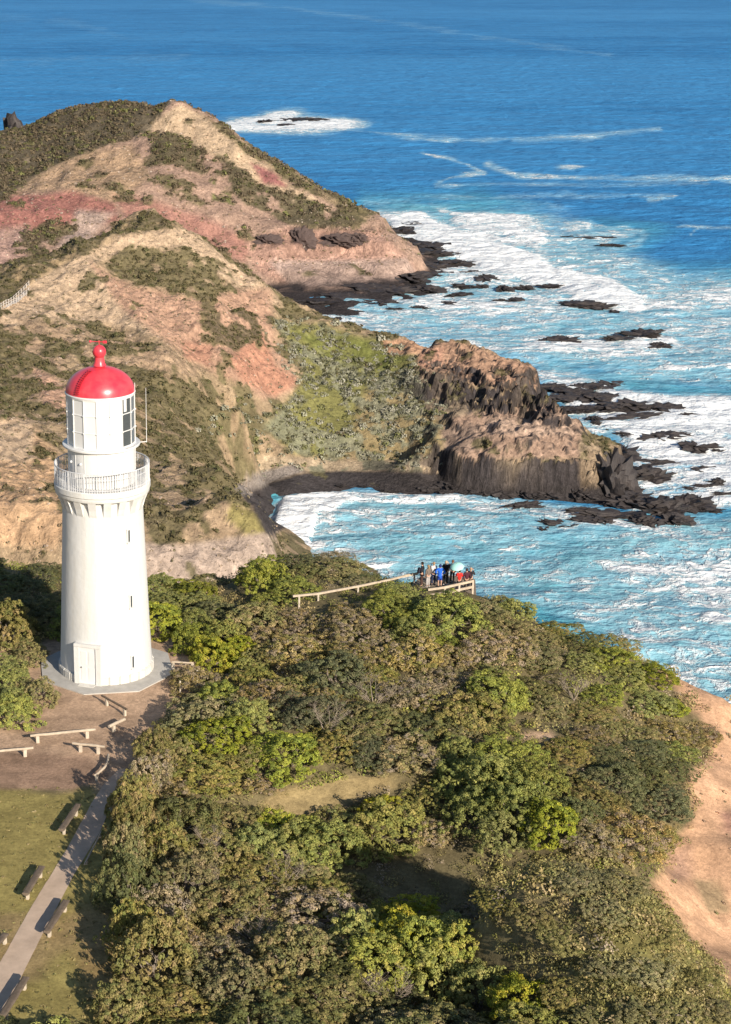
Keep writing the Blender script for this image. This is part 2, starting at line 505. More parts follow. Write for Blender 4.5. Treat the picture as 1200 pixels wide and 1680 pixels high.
# ------------------------------------------------------------------ what covers the land (bare ground colour, share of plants)
def paint(land, default, regions, warp=10.0, seed=0, wscale=0.06):
    X, Y = land.X, land.Y
    px, py = proj(X, Y, land.Z)
    wx = (fbm(X * wscale, Y * wscale, 5, 101 + seed) - 0.5) * 2 * warp
    wy = (fbm(X * wscale + 50, Y * wscale, 5, 131 + seed) - 0.5) * 2 * warp
    wx += (fbm(X * 0.5, Y * 0.5, 2, 141 + seed) - 0.5) * warp * 0.7
    px, py = px + wx, py + wy * 0.7
    col = np.empty(X.shape + (3,))
    col[:] = default[0]
    veg = np.full(X.shape, default[1], float)
    vc = np.empty(X.shape + (3,))
    vc[:] = default[2]
    for poly, c, v, w, *rest in regions:
        m = soft_poly(px, py, poly, w)
        if c is not None:
            col = col * (1 - m[..., None]) + np.array(c) * m[..., None]
        veg = veg * (1 - m) + v * m
        if rest:
            vc = vc * (1 - m[..., None]) + np.array(rest[0]) * m[..., None]
    return col, veg, vc

OLIVE, DKGREEN, GRASSG, SALT = (.135, .118, .060), (.115, .098, .058), (.17, .17, .06), (.22, .22, .15)
SAND, ORANGE, PINK, RED, TAN, BASALT = (.475, .35, .24), (.43, .27, .19), (.38, .25, .19), (.36, .165, .135), (.36, .255, .17), (.034, .029, .029)

mid_reg = [
    ([(-60, 430), (100, 400), (240, 345), (300, 370), (250, 372), (180, 385), (120, 430), (60, 470), (0, 520), (-60, 530)], (.30, .22, .13), .8, 5, DKGREEN),
    ([(0, 500), (60, 458), (150, 412), (200, 388), (250, 374), (300, 374), (390, 432), (455, 492), (440, 505), (365, 452), (300, 405), (210, 408), (160, 430), (190, 470), (330, 520), (360, 590), (290, 560), (180, 530), (60, 520), (0, 540)], SAND, .12, 6),
    ([(150, 430), (220, 470), (320, 490), (440, 470), (450, 560), (492, 640), (430, 655), (385, 625), (330, 600), (270, 560), (200, 510)], ORANGE, .12, 8),
    ([(175, 430), (215, 395), (300, 400), (372, 462), (352, 505), (300, 478), (200, 455)], None, .93, 5, OLIVE),
    ([(335, 515), (400, 505), (445, 520), (440, 560), (390, 580), (350, 560)], None, .85, 5, DKGREEN),
    ([(375, 590), (430, 548), (450, 600), (492, 628), (450, 650), (405, 630)], (.45, .235, .16), .1, 6),
    ([(300, 560), (350, 570), (345, 600), (300, 590)], (.42, .23, .16), .15, 6),
    ([(20, 520), (200, 545), (330, 600), (300, 640), (200, 610), (60, 560)], TAN, .5, 8),
    ([(-60, 525), (0, 530), (110, 570), (110, 640), (60, 680), (-60, 640)], TAN, .72, 8, OLIVE),
    ([(200, 600), (350, 625), (430, 690), (430, 780), (380, 800), (280, 780), (240, 700), (200, 650)], (.33, .24, .15), .78, 8, OLIVE),
    ([(60, 600), (110, 630), (110, 680), (70, 660)], ORANGE, .1, 6),
    ([(-60, 680), (50, 690), (100, 750), (110, 860), (90, 900), (0, 890), (-60, 850)], (.50, .33, .20), .22, 10),
    ([(-60, 690), (60, 690), (60, 760), (-60, 760)], SAND, .15, 8),
    ([(240, 780), (330, 770), (445, 850), (440, 875), (300, 880), (240, 860)], (.36, .26, .17), .62, 7, OLIVE),
    ([(380, 820), (440, 845), (446, 880), (400, 872), (370, 845)], (.26, .22, .09), .35, 5, GRASSG),
    ([(225, 890), (300, 893), (380, 880), (450, 868), (460, 930), (380, 960), (220, 960)], (.42, .33, .27), .03, 5),
    ([(445, 525), (520, 530), (600, 556), (650, 568), (690, 590), (640, 640), (600, 700), (560, 750), (480, 745), (430, 700), (480, 650), (500, 610)], (.20, .19, .07), .55, 8, SALT),
    ([(600, 640), (690, 610), (760, 690), (720, 750), (600, 755), (560, 740)], (.27, .21, .11), .55, 10, SALT),
    ([(480, 545), (620, 560), (670, 590), (640, 610), (540, 590)], (.16, .17, .05), .5, 8, GRASSG),
    ([(620, 560), (700, 560), (690, 580), (640, 585)], (.45, .27, .17), .1, 4),
    ([(430, 750), (600, 752), (730, 752), (740, 768), (600, 772), (480, 775), (420, 790)], (.40, .31, .21), .3, 5, SALT),
    ([(690, 572), (740, 556), (880, 600), (900, 640), (700, 620)], (.40, .25, .17), .06, 6),
    ([(700, 610), (770, 620), (790, 690), (720, 690), (690, 650)], (.26, .20, .14), .3, 8),
    ([(740, 685), (900, 660), (955, 690), (955, 750), (720, 755)], (.36, .245, .18), .08, 6),
    ([(800, 690), (930, 680), (950, 712), (860, 716), (800, 708)], (.46, .33, .25), .0, 6),
    ([(720, 700), (790, 695), (800, 735), (725, 740)], (.30, .215, .165), .2, 8),
    ([(690, 580), (730, 570), (730, 600), (690, 605)], (.42, .24, .17), .1, 6),
    ([(380, 796), (420, 778), (480, 764), (500, 776), (440, 797), (400, 814)], (.25, .215, .19), 0, 3),
    ([(945, 722), (985, 722), (992, 800), (950, 805)], (.36, .27, .18), 0, 5),
    ([(398, 812), (440, 796), (500, 778), (560, 770), (720, 774), (765, 784), (765, 818), (600, 812), (520, 815), (452, 875), (440, 875), (420, 840)], (.062, .054, .054), 0, 3),
]
mcol, mveg, mvc = paint(mid, ((.34, .25, .16), .5, OLIVE), mid_reg, 9, 0)
_sl = mid.slope()
_n = fbm(mid.X * 0.22, mid.Y * 0.22, 5, 77)
_n2 = fbm(mid.X * 0.6, mid.Y * 0.6, 3, 78)
_patch = sstep(-0.06, 0.06, mveg - (0.5 + (_n - 0.5) * 2.1))
mveg_mask = _patch
mcol = mcol * (0.82 + 0.36 * _n2[..., None]) 
mcol = mcol * (1 - 0.85 * _patch[..., None]) + mvc * 0.85 * _patch[..., None]
_rockm = _tipm * sstep(0.9, 1.5, _sl) * sstep(0.2, 0.6, mid.Z)
_dark = np.array(BASALT) * (1.0 + 1.6 * fbm(mid.X * 0.25, mid.Y * 0.25, 3, 81)[..., None])
_pale = sstep(0.5, 0.62, fbm(mid.X * 0.16 + 3, mid.Y * 0.05, 3, 83)) * np.clip(sstep(5.5, 8.5, mid.Z) * (1 - sstep(11, 13, mid.Z)) + .25, 0, 1)
_cl3 = _dark * (1 - 0.8 * _pale[..., None]) + np.array((.25, .19, .13)) * 0.8 * _pale[..., None]
_cl3 = _cl3 * (1 - .7 * soft_poly(*proj(mid.X, mid.Y, mid.Z), [(948, 722), (985, 722), (990, 795), (955, 800)], 5)[..., None]) + .7 * np.array((.34, .25, .165)) * soft_poly(*proj(mid.X, mid.Y, mid.Z), [(948, 722), (985, 722), (990, 795), (955, 800)], 5)[..., None]
mcol = mcol * (1 - _rockm[..., None]) + _cl3 * _rockm[..., None]
_wet = (1 - sstep(1.5, 3.0, mid.Z + (_n - 0.5) * 2)) * sstep(385, 392, mid.Y + 0.25 * (mid.X - 10)) * sstep(30, 44, mid.X)
mcol = mcol * (1 - _wet[..., None]) + np.array((.05, .043, .042)) * (0.8 + 0.5 * _n2[..., None]) * _wet[..., None]
mveg_mask = mveg_mask * (1 - _wet) * (1 - _rockm)
_spur = sstep(1.1, 1.9, _sl) * (1 - sstep(265, 300, mid.Y)) * sstep(-45, -25, mid.X)
_rock_all = np.clip(_rockm + _wet * 0.7 + _spur * 0.6, 0, 1)
ground_far = ground_mat('hill_ground', 0.9, 0.8, 0.5)
mid.build('middle_hill', np.concatenate([mcol, _rock_all[..., None]], -1), ground_far)

far_reg = [
    ([(-60, 290), (60, 280), (130, 250), (220, 240), (250, 290), (190, 335), (100, 312), (-60, 320)], (.42, .29, .19), .14, 8),
    ([(-60, 320), (60, 318), (120, 312), (190, 335), (195, 365), (110, 372), (60, 395), (-60, 390)], RED, .03, 7),
    ([(190, 320), (260, 330), (320, 350), (420, 400), (400, 430), (300, 400), (210, 370)], (.36, .19, .15), .12, 9),
    ([(130, 345), (190, 350), (150, 390), (110, 440), (80, 440)], (.46, .34, .28), .02, 7),
    ([(-60, 380), (50, 370), (60, 440), (0, 490), (-60, 480)], (.43, .28, .23), .12, 8),
    ([(30, 375), (90, 365), (95, 400), (50, 410)], None, .75, 6, DKGREEN),
    ([(-60, 235), (0, 215), (60, 198), (120, 168), (200, 158), (290, 155), (265, 195), (245, 222), (190, 235), (130, 255), (80, 280), (0, 330), (-60, 340)], (.20, .16, .11), .97, 6, (.085, .072, .05)),
    ([(255, 200), (300, 170), (345, 195), (400, 245), (470, 300), (545, 345), (520, 350), (440, 315), (380, 275), (300, 232), (250, 222)], (.50, .37, .25), .06, 4),
    ([(330, 185), (400, 232), (470, 275), (560, 325), (615, 350), (600, 365), (560, 345), (480, 300), (400, 250)], (.35, .26, .16), .75, 4, OLIVE),
    ([(410, 268), (450, 285), (470, 308), (430, 302)], (.30, .13, .12), 0, 4),
    ([(225, 215), (290, 220), (370, 262), (420, 300), (560, 345), (605, 362), (560, 372), (470, 366), (400, 335), (320, 285), (250, 245)], None, .88, 5, (.09, .085, .045)),
    ([(300, 280), (345, 290), (350, 320), (300, 310)], None, .4, 6, OLIVE),
    ([(340, 290), (375, 312), (384, 338), (345, 330)], None, .95, 4, (.13, .15, .045)),
    ([(400, 400), (470, 372), (625, 380), (685, 440), (675, 462), (480, 474), (420, 446)], (.42, .26, .20), .02, 5),
    ([(440, 430), (670, 425), (685, 450), (675, 464), (480, 476)], (.40, .29, .24), .0, 4),
    ([(477, 374), (500, 372), (516, 402), (478, 402)], (.11, .075, .07), .0, 2),
    ([(528, 386), (600, 382), (607, 400), (532, 404)], (.12, .085, .075), .0, 2),
    ([(422, 388), (460, 385), (462, 402), (425, 402)], (.12, .085, .075), .0, 2),
]
fcol, fveg, fvc = paint(far, ((.37, .25, .19), .26, OLIVE), far_reg, 7, 3, 0.04)
_n = fbm(far.X * 0.12, far.Y * 0.12, 5, 177)
_n2 = fbm(far.X * 0.4, far.Y * 0.4, 3, 178)
_patch = sstep(-0.06, 0.06, fveg - (0.5 + (_n - 0.5) * 2.1))
fcol = fcol * (0.82 + 0.36 * _n2[..., None])
_strata = vnoise(far.Z * 0.55 + 3 * _n, far.X * 0.01, 91)
fcol = fcol * (1 + (_cl * (_strata - 0.5) * 0.95)[..., None])
fcol = fcol * (1 - 0.85 * _patch[..., None]) + fvc * 0.85 * _patch[..., None]
_wet = (1 - sstep(1.2, 2.6, far.Z + (_n - 0.5) * 1.5)) * sstep(-20, 0, far.X)
fcol = fcol * (1 - _wet[..., None]) + np.array((.05, .042, .042)) * _wet[..., None]
fveg_mask = _patch * (1 - _wet) * (1 - _cl * 0.9)
far.build('far_hill', np.concatenate([fcol, (_cl * 0.35 + _wet * 0.5)[..., None]], -1), ground_mat('far_hill_ground', 0.6, 0.8, 0.8))

# near headland cover
CLEARING = [(425, 1318), (470, 1295), (540, 1278), (640, 1268), (655, 1290), (600, 1305), (540, 1330), (470, 1345), (420, 1338)]
near_reg = [
    ([(-1200, 1290), (0, 1292), (90, 1305), (140, 1290), (165, 1300), (215, 1330), (195, 1420), (190, 2900), (-1200, 2900)], (.30, .245, .085), 0, 5),
    ([(120, 1560), (200, 1500), (200, 1680), (140, 1640)], (.30, .21, .09), 0, 12),
    ([(-1200, 1085), (60, 1060), (100, 1040), (260, 1030), (335, 1075), (330, 1130), (262, 1180), (245, 1255), (222, 1285), (165, 1300), (100, 1240), (-1200, 1240)], (.44, .30, .20), 0, 5),
    ([(-1200, 1240), (60, 1236), (150, 1240), (175, 1275), (120, 1296), (-1200, 1294)], (.33, .215, .145), 0, 5),
    (CLEARING, (.36, .27, .13), 0, 6),
    ([(845, 1203), (900, 1200), (905, 1215), (850, 1215)], (.50, .34, .22), 0, 4),
    ([(940, 1285), (985, 1290), (980, 1320), (945, 1310)], (.46, .31, .20), 0, 4),
    ([(1000, 1030), (1110, 1085), (1220, 1140), (2400, 1200), (2400, 3200), (1300, 1800), (1220, 1640), (1150, 1560), (1070, 1455), (1100, 1400), (1140, 1340), (1130, 1280), (1170, 1230), (1150, 1180), (1100, 1120), (1040, 1070)], (.55, .335, .205), 0, 6),
    ([(1140, 1440), (1190, 1450), (1200, 1500), (1160, 1500)], (.34, .24, .14), 0, 5),
    ([(1178, 1335), (1215, 1330), (1215, 1372), (1185, 1368)], (.36, .20, .14), 0, 5),
    ([(1100, 1400), (1130, 1380), (1135, 1440), (1100, 1450)], (.42, .26, .18), 0, 8),
    ([(1040, 1460), (1090, 1490), (1150, 1570), (1210, 1650), (1200, 1720), (900, 1720), (950, 1560)], (.17, .15, .055), 0, 8),
]
ncol, nveg, nvc = paint(near, ((.165, .135, .070), 0, OLIVE), near_reg, 7, 7, 0.25)
_n2 = fbm(near.X * 0.7, near.Y * 0.7, 4, 278)
_n3 = fbm(near.X * 0.18, near.Y * 0.18, 4, 279)
ncol = ncol * (0.8 + 0.4 * _n2[..., None]) * (0.85 + 0.3 * _n3[..., None])
_lawn = soft_poly(*_flat(near.X, near.Y), [(-200, 1292), (140, 1292), (215, 1330), (190, 2900), (-1200, 2900)], 10)
_sandm = soft_poly(*proj(near.X, near.Y, near.Z), near_reg[7][0], 5)
ncol = ncol * (1 + (_sandm * 0.55 * (ridged(near.X * .35 + .3 * near.Y, near.Y * .12, 4, 290) - .55))[..., None])
_bare = (sstep(0.52, 0.68, _n3) * _lawn * 0.75)[..., None]
ncol = ncol * (1 - _bare) + np.array((.31, .215, .11)) * _bare
_rk = (sstep(0.9, 1.6, near.slope()))[..., None]
near.build('near_headland_ground', np.concatenate([ncol, _rk * 0.5], -1), ground_mat('near_ground', 5.0, 0.45, 0.06))
# ------------------------------------------------------------------ the sea, with foam where the swell breaks
def sea():
    az = np.linspace(R(-24), R(32), 640)
    r = np.concatenate([np.geomspace(150, 260, 60)[:-1], np.geomspace(260, 950, 760)[:-1], np.geomspace(950, 4000, 460)[:-1], np.geomspace(4000, 90000, 120)])
    A, D = np.meshgrid(az, r, indexing='ij')
    X, Y = D * np.sin(A), D * np.cos(A)
    px, py = proj(X, Y, np.zeros_like(X))
    wx = (fbm(X * 0.02, Y * 0.02, 5, 301) - 0.5) * 90
    wy = (fbm(X * 0.02 + 9, Y * 0.02, 5, 311) - 0.5) * 34
    qx, qy = px + wx, py + wy
    foam = np.zeros_like(X)
    turq = np.zeros_like(X)

    def blob(arr, cx, cy, rx, ry, rot, v, warp=1.0):
        x, y = px + wx * warp - cx, py + wy * warp - cy
        c, s = math.cos(R(rot)), math.sin(R(rot))
        d = np.sqrt(((x * c + y * s) / rx) ** 2 + ((-x * s + y * c) / ry) ** 2)
        np.maximum(arr, v * (1 - sstep(0.35, 1.0, d)), out=arr)

    def area(arr, poly, v, w, warp=1.0):
        x, y = px + wx * warp, py + wy * warp
        np.maximum(arr, v * soft_poly(x, y, poly, w), out=arr)

    def stroke(arr, pts, w, v, warp=0.35):
        v = v * .74
        x, y = px + wx * warp, (py + wy * warp)
        d = poly_dist(x, y * 1.0, pts, False)
        ww = w * (0.35 + 1.3 * vnoise(px * .03 + w, py * .06 + len(pts), 381))
        np.maximum(arr, v * (0.75 + .4 * vnoise(px * .02, py * .05 + 5, 391)) * (1 - sstep(0.1 * ww, ww, d)), out=arr)

    # pale turquoise, aerated water
    area(turq, [(440, 790), (700, 800), (1000, 830), (2400, 780), (2400, 1260), (1150, 1200), (900, 1060), (450, 960)], 1.0, 30)
    area(turq, [(590, 320), (800, 320), (900, 380), (1050, 430), (2400, 470), (2400, 700), (1000, 720), (880, 600), (700, 560), (520, 540)], .75, 30)
    blob(turq, 1000, 540, 230, 40, 0, .95)
    blob(turq, 700, 345, 160, 25, 0, .8)
    blob(turq, 1000, 385, 120, 40, 0, .55)
    area(foam, [(640, 900), (800, 900), (2400, 900), (2400, 1260), (1150, 1180), (1000, 1060), (800, 970)], .53, 30)
    blob(turq, 960, 690, 110, 60, 0, .9)
    blob(foam, 960, 690, 110, 50, 0, .66)
    blob(turq, 600, 855, 150, 40, 0, 1.0)
    # whitewater
    area(foam, [(445, 870), (470, 810), (540, 796), (760, 803), (760, 826), (600, 822), (530, 850), (520, 900), (460, 905)], .84, 12, .5)
    area(foam, [(445, 860), (520, 850), (640, 890), (800, 930), (1000, 1010), (1120, 1070), (900, 1010), (460, 925)], .62, 30)
    area(foam, [(445, 830), (600, 800), (900, 840), (2400, 800), (2400, 1130), (1000, 1040), (700, 940), (450, 930)], .50, 20)
    area(foam, [(740, 800), (1000, 825), (1050, 870), (900, 860), (760, 840)], .66, 12, .6)
    area(foam, [(1000, 860), (2400, 790), (2400, 1080), (1100, 1040), (980, 960), (900, 900)], .62, 60)
    area(foam, [(640, 900), (900, 880), (1060, 980), (1060, 1050), (900, 1000)], .45, 20)
    blob(foam, 1190, 1020, 60, 25, 15, .72)
    area(foam, [(605, 345), (680, 345), (800, 385), (900, 430), (1000, 450), (1080, 490), (1060, 520), (960, 500), (860, 470), (740, 420), (640, 390)], .93, 16, .7)
    area(foam, [(700, 330), (900, 370), (880, 420), (760, 400)], .70, 16)
    area(foam, [(640, 370), (760, 410), (900, 470), (1000, 520), (900, 545), (700, 520), (600, 500), (520, 520), (500, 560), (700, 590), (600, 545)], .62, 14)
    area(foam, [(500, 505), (700, 500), (860, 500), (920, 560), (760, 600), (620, 555), (520, 540)], .60, 12, .8)
    area(foam, [(600, 330), (900, 350), (1120, 440), (2400, 470), (2400, 700), (900, 620), (620, 545), (520, 500)], .50, 30)
    area(foam, [(860, 450), (1100, 460), (2400, 480), (2400, 530), (1100, 520), (950, 500)], .62, 16)
    area(foam, [(860, 545), (1100, 545), (1120, 580), (980, 600), (850, 585)], .70, 22)
    area(foam, [(840, 600), (960, 610), (1100, 650), (2400, 640), (2400, 800), (1040, 830), (1010, 740), (940, 680), (890, 630)], .76, 16)
    stroke(foam, [(910, 372), (960, 367), (1020, 375), (1055, 392), (1030, 402), (960, 405), (900, 400)], 9, .62, .6)
    blob(foam, 985, 388, 85, 22, 0, .56)
    blob(foam, 940, 372, 45, 10, 0, .6)
    stroke(foam, [(1095, 603), (1140, 604), (2400, 596)], 7, .98, .2)
    stroke(foam, [(600, 332), (700, 322), (800, 326), (900, 320), (1100, 322)], 9, .45)
    # reef and thin streaks out at sea
    area(foam, [(365, 200), (440, 185), (560, 192), (615, 205), (560, 216), (440, 218), (380, 218)], .80, 10, .45)
    blob(foam, 470, 190, 60, 14, 0, .76, .5)
    stroke(foam, [(560, 213), (680, 225), (820, 231), (940, 226), (1080, 212)], 6, .66, .25)
    stroke(foam, [(840, 232), (960, 226), (1085, 211)], 7, .62, .25)
    stroke(foam, [(716, 304), (740, 290), (798, 283), (770, 270), (690, 250)], 7, .66, .2)
    stroke(foam, [(800, 268), (850, 288), (960, 292), (1100, 293), (2400, 292)], 8, .66, .2)
    stroke(foam, [(716, 304), (850, 302), (1000, 302), (1160, 302)], 6, .52, .2)
    blob(foam, 935, 273, 40, 8, 0, .6, .3)
    stroke(foam, [(1060, 326), (1110, 320)], 6, .6, .3)
    stroke(foam, [(1110, 372), (1145, 372), (2400, 374)], 7, .66, .2)
    stroke(foam, [(1130, 385), (1145, 372)], 6, .6, .2)
    stroke(foam, [(300, -2), (470, 12), (700, 45), (820, 65), (1000, 90)], 6, .33, .4)
    stroke(foam, [(0, 100), (150, 92), (300, 98)], 10, .25, .6)
    stroke(foam, [(0, 30), (120, 35), (200, 60)], 8, .22, .6)
    # bands of ruffled and smooth water, their sheen painted as a paler tone
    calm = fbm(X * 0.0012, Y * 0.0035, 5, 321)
    # broken edges: the wash thins and thickens
    foam = np.clip(foam * (0.62 + 0.72 * fbm(X * 0.03 + 3, Y * 0.045, 5, 361)), 0, 1)
    turq = np.clip(turq * (0.7 + 0.6 * fbm(X * 0.02, Y * 0.03, 4, 371)), 0, 1)
    # swell and chop as real relief
    amp = np.clip((4500 - D) / 3500, 0, 1)
    s1 = np.sin((Y * 0.11 + X * 0.04) + 7 * fbm(X * 0.008, Y * 0.008, 3, 331))
    Z = amp * (0.45 * s1 + 1.5 * (fbm(X * 0.05, Y * 0.10, 4, 341) - 0.5) + 0.9 * (fbm(X * 0.22, Y * 0.26, 3, 345) - 0.5) * np.clip(D / 900, .5, 2)
               + foam * (1.2 * (fbm(X * 0.28, Y * 0.3, 4, 351) - 0.45)) + 0.9 * sstep(.55, .95, foam))
    sheen_tone = 0.35 + 0.5 * np.clip((calm - 0.3) / 0.4, 0, 1)
    col = np.stack([foam, turq, sheen_tone, np.ones_like(foam)], -1)
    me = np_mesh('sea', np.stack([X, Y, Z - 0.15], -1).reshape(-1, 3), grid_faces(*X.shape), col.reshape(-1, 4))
    m, nt, p = mat_new('sea_water')
    at = N(nt, 'ShaderNodeAttribute', attribute_name='Col')
    sep = N(nt, 'ShaderNodeSeparateColor')
    L(nt, at.outputs['Color'], sep.inputs[0])
    tc = N(nt, 'ShaderNodeTexCoord').outputs['Object']
    # lacy foam
    warp = N(nt, 'ShaderNodeTexNoise')
    warp.inputs['Scale'].default_value = 0.12
    warp.inputs['Detail'].default_value = 5
    L(nt, tc, warp.inputs['Vector'])
    vm = N(nt, 'ShaderNodeVectorMath', operation='MULTIPLY_ADD')
    L(nt, warp.outputs['Color'], vm.inputs[0])
    vm.inputs[1].default_value = (9, 9, 0)
    L(nt, tc, vm.inputs[2])
    v1 = N(nt, 'ShaderNodeTexVoronoi', feature='DISTANCE_TO_EDGE')
    v1.inputs['Scale'].default_value = 0.26
    L(nt, vm.outputs[0], v1.inputs['Vector'])
    v2 = N(nt, 'ShaderNodeTexVoronoi', feature='DISTANCE_TO_EDGE')
    v2.inputs['Scale'].default_value = 0.8
    L(nt, vm.outputs[0], v2.inputs['Vector'])
    mp = N(nt, 'ShaderNodeMapping')
    mp.inputs['Scale'].default_value = (0.6, 1.1, 1)
    mp.inputs['Rotation'].default_value = (0, 0, R(-20))
    L(nt, vm.outputs[0], mp.inputs['Vector'])
    nz = noise(nt, mp.outputs[0], 0.20, 6, 0.62)
    nf = noise(nt, vm.outputs[0], 0.9, 4, 0.6)
    lace = math_n(nt, 'ADD', mapr(nt, v1.outputs[0], 0.0, 0.35, 0.62, 0.36), mapr(nt, v2.outputs[0], 0.0, 0.35, 0.06, -0.06))
    pat = math_n(nt, 'ADD', math_n(nt, 'MULTIPLY', lace, 0.22), math_n(nt, 'ADD', math_n(nt, 'MULTIPLY', nz, 0.58), math_n(nt, 'MULTIPLY', nf, 0.24)))
    lo = mapr(nt, sep.outputs[0], 0, 1, 0.76, 0.285)
    hi = math_n(nt, 'ADD', lo, 0.115)
    fm = mapr(nt, pat, lo, hi, 0, 1, True)
    # deep colour to aerated turquoise; milky veils between
    n_c = noise(nt, vm.outputs[0], 0.05, 6, 0.65)
    tq = math_n(nt, 'MULTIPLY', sep.outputs[1], mapr(nt, n_c, 0.3, 0.7, 0.50, 1.15), True)
    mp3 = N(nt, 'ShaderNodeMapping')
    mp3.inputs['Scale'].default_value = (0.35, 1.0, 1)
    mp3.inputs['Rotation'].default_value = (0, 0, R(8))
    L(nt, tc, mp3.inputs['Vector'])
    rip_shade = noise(nt, mp3.outputs[0], 0.035, 8, 0.72)
    deep = mixc(nt, mapr(nt, rip_shade, 0.38, 0.64, 0, 1), (.007, .092, .255), (.034, .225, .505))  # light and dark of the ripples painted into the deep colour
    deep = mixc(nt, math_n(nt, 'MULTIPLY', sep.outputs[2], 0.75), deep, (.070, .29, .57))  # smooth bands mixed paler: sky sheen put into the colour
    wcol = mixc(nt, tq, deep, (.105, .385, .455))
    veil = math_n(nt, 'MULTIPLY', mapr(nt, pat, math_n(nt, 'SUBTRACT', lo, 0.26), hi, 0, 0.88, True), mapr(nt, sep.outputs[0], 0, .5, 0, 1))
    wcol = mixc(nt, veil, wcol, (.36, .58, .67))
    fcol = mixc(nt, mapr(nt, nf, .35, .65, 0, 1), (.70, .76, .80), (.88, .87, .85))
    # water: body colour under a rough, wave-broken sheen
    df = N(nt, 'ShaderNodeBsdfDiffuse')
    L(nt, mixc(nt, fm, wcol, fcol), df.inputs[0])
    gl = N(nt, 'ShaderNodeBsdfGlossy')
    gl.inputs['Roughness'].default_value = 0.28
    gl.inputs[0].default_value = (.75, .88, 1, 1)
    fr = N(nt, 'ShaderNodeLayerWeight')
    fr.inputs[0].default_value = 0.25
    mxs = N(nt, 'ShaderNodeMixShader')
    gf = mapr(nt, fr.outputs['Fresnel'], 0, 1, .02, .16)
    L(nt, math_n(nt, 'MULTIPLY', gf, mapr(nt, fm, 0, 1, 1, .1)), mxs.inputs[0])
    L(nt, df.outputs[0], mxs.inputs[1])
    L(nt, gl.outputs[0], mxs.inputs[2])
    L(nt, mxs.outputs[0], nt.nodes['Material Output'].inputs['Surface'])
    mp2 = N(nt, 'ShaderNodeMapping')
    mp2.inputs['Scale'].default_value = (0.55, 1.0, 1)
    mp2.inputs['Rotation'].default_value = (0, 0, R(12))
    L(nt, tc, mp2.inputs['Vector'])
    w1 = noise(nt, mp2.outputs[0], 0.10, 6, 0.62)
    w2 = noise(nt, mp2.outputs[0], 0.55, 5, 0.6)
    hgt = math_n(nt, 'ADD', math_n(nt, 'MULTIPLY', w1, 3.2), math_n(nt, 'MULTIPLY', w2, 0.55))
    hgt = math_n(nt, 'ADD', hgt, math_n(nt, 'MULTIPLY', math_n(nt, 'MULTIPLY', fm, pat), 0.8))
    bo = bump(nt, hgt, 1.0, 1.0)
    L(nt, bo, df.inputs['Normal'])
    L(nt, bo, gl.inputs['Normal'])
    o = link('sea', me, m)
    o['kind'] = 'structure'

sea()
# ------------------------------------------------------------------ mesh helpers for built things
class MB:
    def __init__(self):
        self.bm = bmesh.new()

    def box(self, c, s, rot=None, bev=0.0):
        r = bmesh.ops.create_cube(self.bm, size=1.0)
        M = Matrix.Translation(c) @ (rot.to_4x4() if rot is not None else Matrix()) @ Matrix.Diagonal((*s, 1))
        bmesh.ops.transform(self.bm, matrix=M, verts=r['verts'])
        if bev:
            es = list({e for v in r['verts'] for e in v.link_edges})
            bmesh.ops.bevel(self.bm, geom=es, offset=bev, segments=2, affect='EDGES')
        return self

    def rod(self, a, b, r0, r1=None, n=8):
        a, b = Vector(a), Vector(b)
        d = b - a
        r = bmesh.ops.create_cone(self.bm, cap_ends=True, segments=n, radius1=r0, radius2=r0 if r1 is None else r1, depth=d.length)
        M = Matrix.Translation((a + b) / 2) @ d.to_track_quat('Z', 'Y').to_matrix().to_4x4()
        bmesh.ops.transform(self.bm, matrix=M, verts=r['verts'])
        return self

    def ball(self, c, r, n=12, s=(1, 1, 1)):
        q = bmesh.ops.create_uvsphere(self.bm, u_segments=n, v_segments=max(6, n // 2 + 2), radius=r)
        bmesh.ops.transform(self.bm, matrix=Matrix.Translation(c) @ Matrix.Diagonal((*s, 1)), verts=q['verts'])
        return self

    def lathe(self, prof, n=64, close=False):
        rings = []
        for r, z in prof:
            rings.append([self.bm.verts.new((r * math.cos(2 * math.pi * i / n), r * math.sin(2 * math.pi * i / n), z)) for i in range(n)])
        for a, b in zip(rings, rings[1:]):
            for i in range(n):
                self.bm.faces.new((a[i], a[(i + 1) % n], b[(i + 1) % n], b[i]))
        if close:
            self.bm.faces.new(rings[-1])
            self.bm.faces.new(rings[0][::-1])
        return self

    def prism(self, pts, z0, z1):
        a = [self.bm.verts.new((x, y, z0)) for x, y in pts]
        b = [self.bm.verts.new((x, y, z1)) for x, y in pts]
        n = len(pts)
        for i in range(n):
            self.bm.faces.new((a[i], a[(i + 1) % n], b[(i + 1) % n], b[i]))
        self.bm.faces.new(b)
        self.bm.faces.new(a[::-1])
        return self

    def mesh(self, name, smooth=True, ang=40):
        bmesh.ops.recalc_face_normals(self.bm, faces=self.bm.faces[:])
        me = bpy.data.meshes.new(name)
        self.bm.to_mesh(me)
        self.bm.free()
        if smooth:
            me.polygons.foreach_set('use_smooth', [True] * len(me.polygons))
            me.set_sharp_from_angle(angle=R(ang))
        return me

    def build(self, name, mat, parent=None, smooth=True, loc=None, ang=40):
        return link(name, self.mesh(name, smooth, ang), mat, parent, loc)

